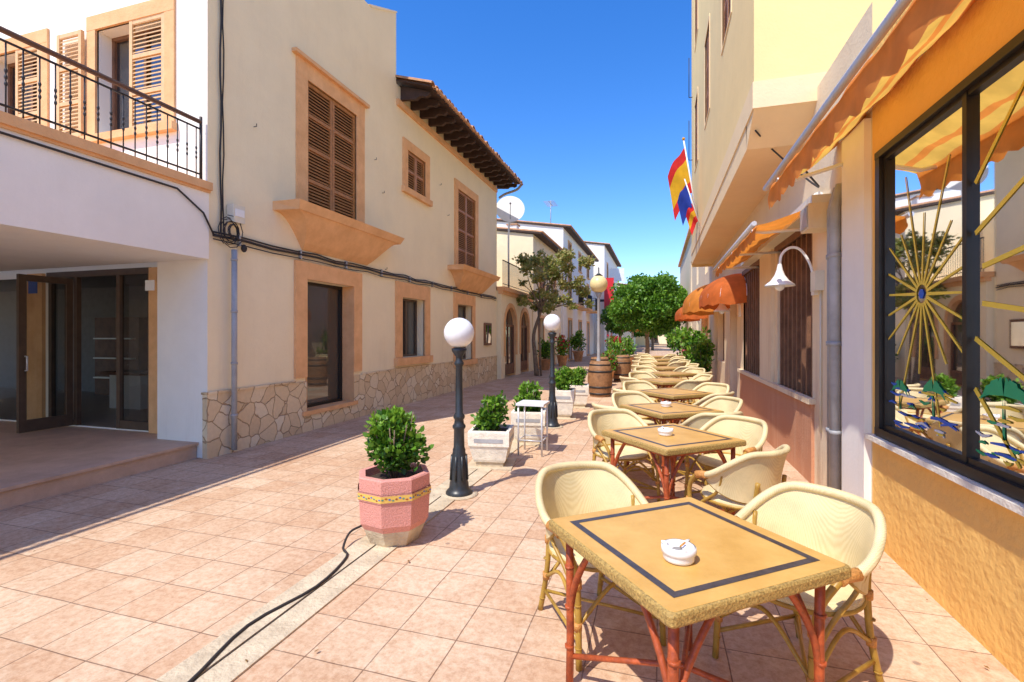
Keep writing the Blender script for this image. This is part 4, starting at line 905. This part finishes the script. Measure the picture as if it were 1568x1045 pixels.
def chair_mesh():
    w=MB()
    def rim(ph):
        a=math.radians(ph); t=min(1,max(0,(abs(ph)-35)/75)); t=t*t*(3-2*t)
        r=.305; return Vector((r*math.sin(a)*1.02,-r*.98*math.cos(a),.81-.19*t))
    def low(ph):
        a=math.radians(ph); t=min(1,abs(ph)/108); r=.245+.05*t**3
        return Vector((r*math.sin(a),-r*math.cos(a),.47+.14*t**4))
    n=28; rings=[];out=[]
    for i in range(n+1):
        ph=-108+216*i/n; A=rim(ph);B=low(ph); row=[]
        for j in range(9):
            t=j/8; p=B.lerp(A,t); d=Vector((math.sin(math.radians(ph)),-math.cos(math.radians(ph)),0)); p+=d*(-.012*math.sin(math.pi*t)); row.append(p)
        rings.append(row); out.append([p+Vector((math.sin(math.radians(ph)),-math.cos(math.radians(ph)),0))*.010 for p in row])
    w.ring(rings,'weave',closed=False,cap=False); w.ring(out,'weave',closed=False,cap=False)
    rp=[rim(-112+224*i/36)+Vector((0,0,.003)) for i in range(37)]
    w.tube(rp,.022,'weave',8); w.tube([low(-105+210*i/30) for i in range(31)],.010,'bamboo',6)
    for s in (1,-1):
        e=rim(112*s)
        pts=spline([e,Vector((s*.285,.17,.585)),Vector((s*.262,.22,.50)),Vector((s*.245,.235,.36)),Vector((s*.25,.255,.0))],6); w.tube(pts,.0155,'bamboo',8)
        w.tube([rim(100*s),rim(112*s),rim(112*s)+Vector((0,.035,-.01))],.026,'wrap',8)
        w.tube(spline([(s*.17,-.235,.62),(s*.175,-.215,.45),(s*.185,-.22,.25),(s*.20,-.275,0)],6),.0155,'bamboo',8)
        w.tube(spline([(s*.245,.235,.30),(s*.25,.12,.42),(s*.262,.0,.52),(s*.29,-.06,.67)],6),.0115,'bamboo',6)
        w.tube(spline([(s*.247,.24,.20),(s*.21,.0,.33),(s*.188,-.22,.22)],6),.0105,'bamboo',6)
        w.tube([(s*.247,.24,.13),(s*.190,-.235,.13)],.0105,'bamboo',6)
        for p in ((s*.246,.237,.40),(s*.247,.24,.20),(s*.187,-.225,.22),(s*.178,-.215,.43)): w.tube([Vector(p)-Vector((0,0,.02)),Vector(p)+Vector((0,0,.02))],.021,'wrap',8)
        for p in ((s*.2485,.248,.10),(s*.247,.24,.30),(s*.196,-.255,.08),(s*.1865,-.222,.32)): w.tube([Vector(p)-Vector((0,0,.003)),Vector(p)+Vector((0,0,.003))],.0185,'bamboo',8)
    w.tube(spline([(-.247,.24,.2),(0,.235,.37),(.247,.24,.2)],8),.0105,'bamboo',6); w.tube(spline([(-.187,-.225,.2),(0,-.21,.36),(.187,-.225,.2)],8),.0105,'bamboo',6)
    w.tube([(-.247,.245,.13),(.190,-.235,.13)],.009,'bamboo',6)
    def se(r,z,k=26): return [(r*1.0*math.cos(2*math.pi*q/k)*1.02,r*math.sin(2*math.pi*q/k)*1.0,z) for q in range(k)]
    w.ring([se(.225,.425),se(.245,.432),se(.25,.447),se(.242,.463),se(.215,.472),se(.12,.474),se(.01,.472)],'weave')
    w.tube([Vector(p) for p in se(.247,.436)]+[Vector(se(.247,.436)[0])],.012,'bamboo',6)
    return w.build('cafe_chair')
def ashtray_mesh():
    w=MB(); w.lathe(0,0,[(.045,0),(.055,.004),(.058,.012),(.058,.045),(.060,.050),(.056,.056),(.046,.056),(.040,.050),(.030,.044),(.022,.040),(.02,.02),(.001,.02)],'porcelain',28,cap=False)
    w.lathe(0,0,[(.0605,.030),(.064,.033),(.064,.052),(.060,.055)],'porcelain',28,cap=False)
    w.lathe(0,0,[(.001,.041),(.022,.041)],'ash',16,cap=False)
    for q in range(3):
        a=q*2.094+.5; w.tube([(.04*math.cos(a),.04*math.sin(a),.058),(.063*math.cos(a),.063*math.sin(a),.058)],.006,'porcelain',6)
    w.tube([(.005,0,.05),(.03,.01,.06)],.004,'wrap',6)
    return w.build('ashtray')
T=table_mesh(); Cc=chair_mesh(); As=ashtray_mesh()
first={'T':True,'C':True,'A':True}
def put(o,key,x,y,z,rz):
    if first[key]:
        first[key]=False; o.location=(x,y,z); o.rotation_euler=(0,0,rz); return o
    return place(o.data,o.name.split('.')[0],None,(x,y,z),rz)
ROT=math.radians(45-6)
def cafe_set(x,y,chairs,rot=ROT,ash=True,jit=.0):
    put(T,'T',x,y,0,rot+jit)
    if ash: put(As,'A',x+R.uniform(-.05,.05),y+R.uniform(-.08,.08),.7505,R.uniform(0,6))
    for c in chairs:
        a=rot+jit+math.radians(c[0]); dd=c[1] if len(c)>1 else .66
        cx=x+dd*math.cos(a); cy=y+dd*math.sin(a); turn=c[2] if len(c)>2 else 0
        put(Cc,'C',cx,cy,0,a+math.pi/2+math.radians(turn))
put(As,'A',.075,1.93,.7505,.4)
cafe_set(.10,2.13,[(0,.68,0),(90,.68,0)],ash=False)
cafe_set(.10,4.33,[(0,.66,5),(90,.68,-4),(-90,.70,10)],jit=.03)
cafe_set(.13,5.95,[(0,.64,-6),(90,.66,4),(-90,.64,-8),(180,.66,5)],jit=-.05)
cafe_set(.22,7.65,[(0,.70,3),(90,.66,-6),(-90,.66,6),(180,.72,12)],jit=.07,ash=False)
cafe_set(.17,9.6,[(0,.64,-16),(90,.72,4),(-90,.64,-8),(180,.66,5)],jit=-.06,ash=False)
cafe_set(.25,11.4,[(0,.64,3),(90,.66,-6),(-90,.74,16),(180,.64,5)],jit=.09,ash=False)
cafe_set(.2,13.3,[(0,.68,-16),(90,.66,4),(-90,.64,-8),(180,.70,15)],ash=False)
cafe_set(.1,15.4,[(0,.64,3),(90,.70,-16),(-90,.66,6),(180,.64,5)],jit=-.1,ash=False)
cafe_set(.1,17.6,[(0,.64,13),(90,.66,-6),(-90,.66,6),(180,.74,5)],ash=False)
cafe_set(-.1,20,[(0,.64,3),(90,.66,-16),(-90,.66,6),(180,.64,5)],ash=False)

# ---------------------------------------------------------------- light, world, camera
tosun=Vector((-.26,-.58,1)).normalized()
s=bpy.data.lights.new('sun','SUN'); s.energy=5.0; s.angle=math.radians(.5); s.color=(1,.94,.84)
so=bpy.data.objects.new('sun',s); sc.collection.objects.link(so); so.rotation_euler=(-tosun).to_track_quat('-Z','Y').to_euler(); so.location=(-5,-12,20)
wd=bpy.data.worlds.new('World'); sc.world=wd; wd.use_nodes=True; nt=wd.node_tree
bg=nt.nodes['Background']; sk=nt.nodes.new('ShaderNodeTexSky'); sk.sky_type='NISHITA'; sk.sun_disc=False
sk.sun_elevation=math.asin(tosun.z); sk.sun_rotation=math.atan2(tosun.x,tosun.y)%(2*math.pi)
sk.air_density=1.0; sk.dust_density=.3; sk.ozone_density=2.6; sk.altitude=100
hs=nt.nodes.new('ShaderNodeHueSaturation'); hs.inputs['Saturation'].default_value=1.36; hs.inputs['Value'].default_value=1.85; hs.inputs['Hue'].default_value=.512
nt.links.new(sk.outputs[0],hs.inputs['Color']); nt.links.new(hs.outputs[0],bg.inputs[0]); bg.inputs[1].default_value=.15
cam=bpy.data.cameras.new('camera'); co=bpy.data.objects.new('camera',cam); sc.collection.objects.link(co)
co.location=(0,0,1.6); co.rotation_euler=(math.radians(90),0,math.radians(16.8)); cam.lens=17.0; cam.sensor_width=36; cam.shift_y=-.006; cam.clip_end=1000; cam.clip_start=.05
sc.camera=co
sc.view_settings.view_transform='Standard'; sc.view_settings.look='None'; sc.view_settings.exposure=0
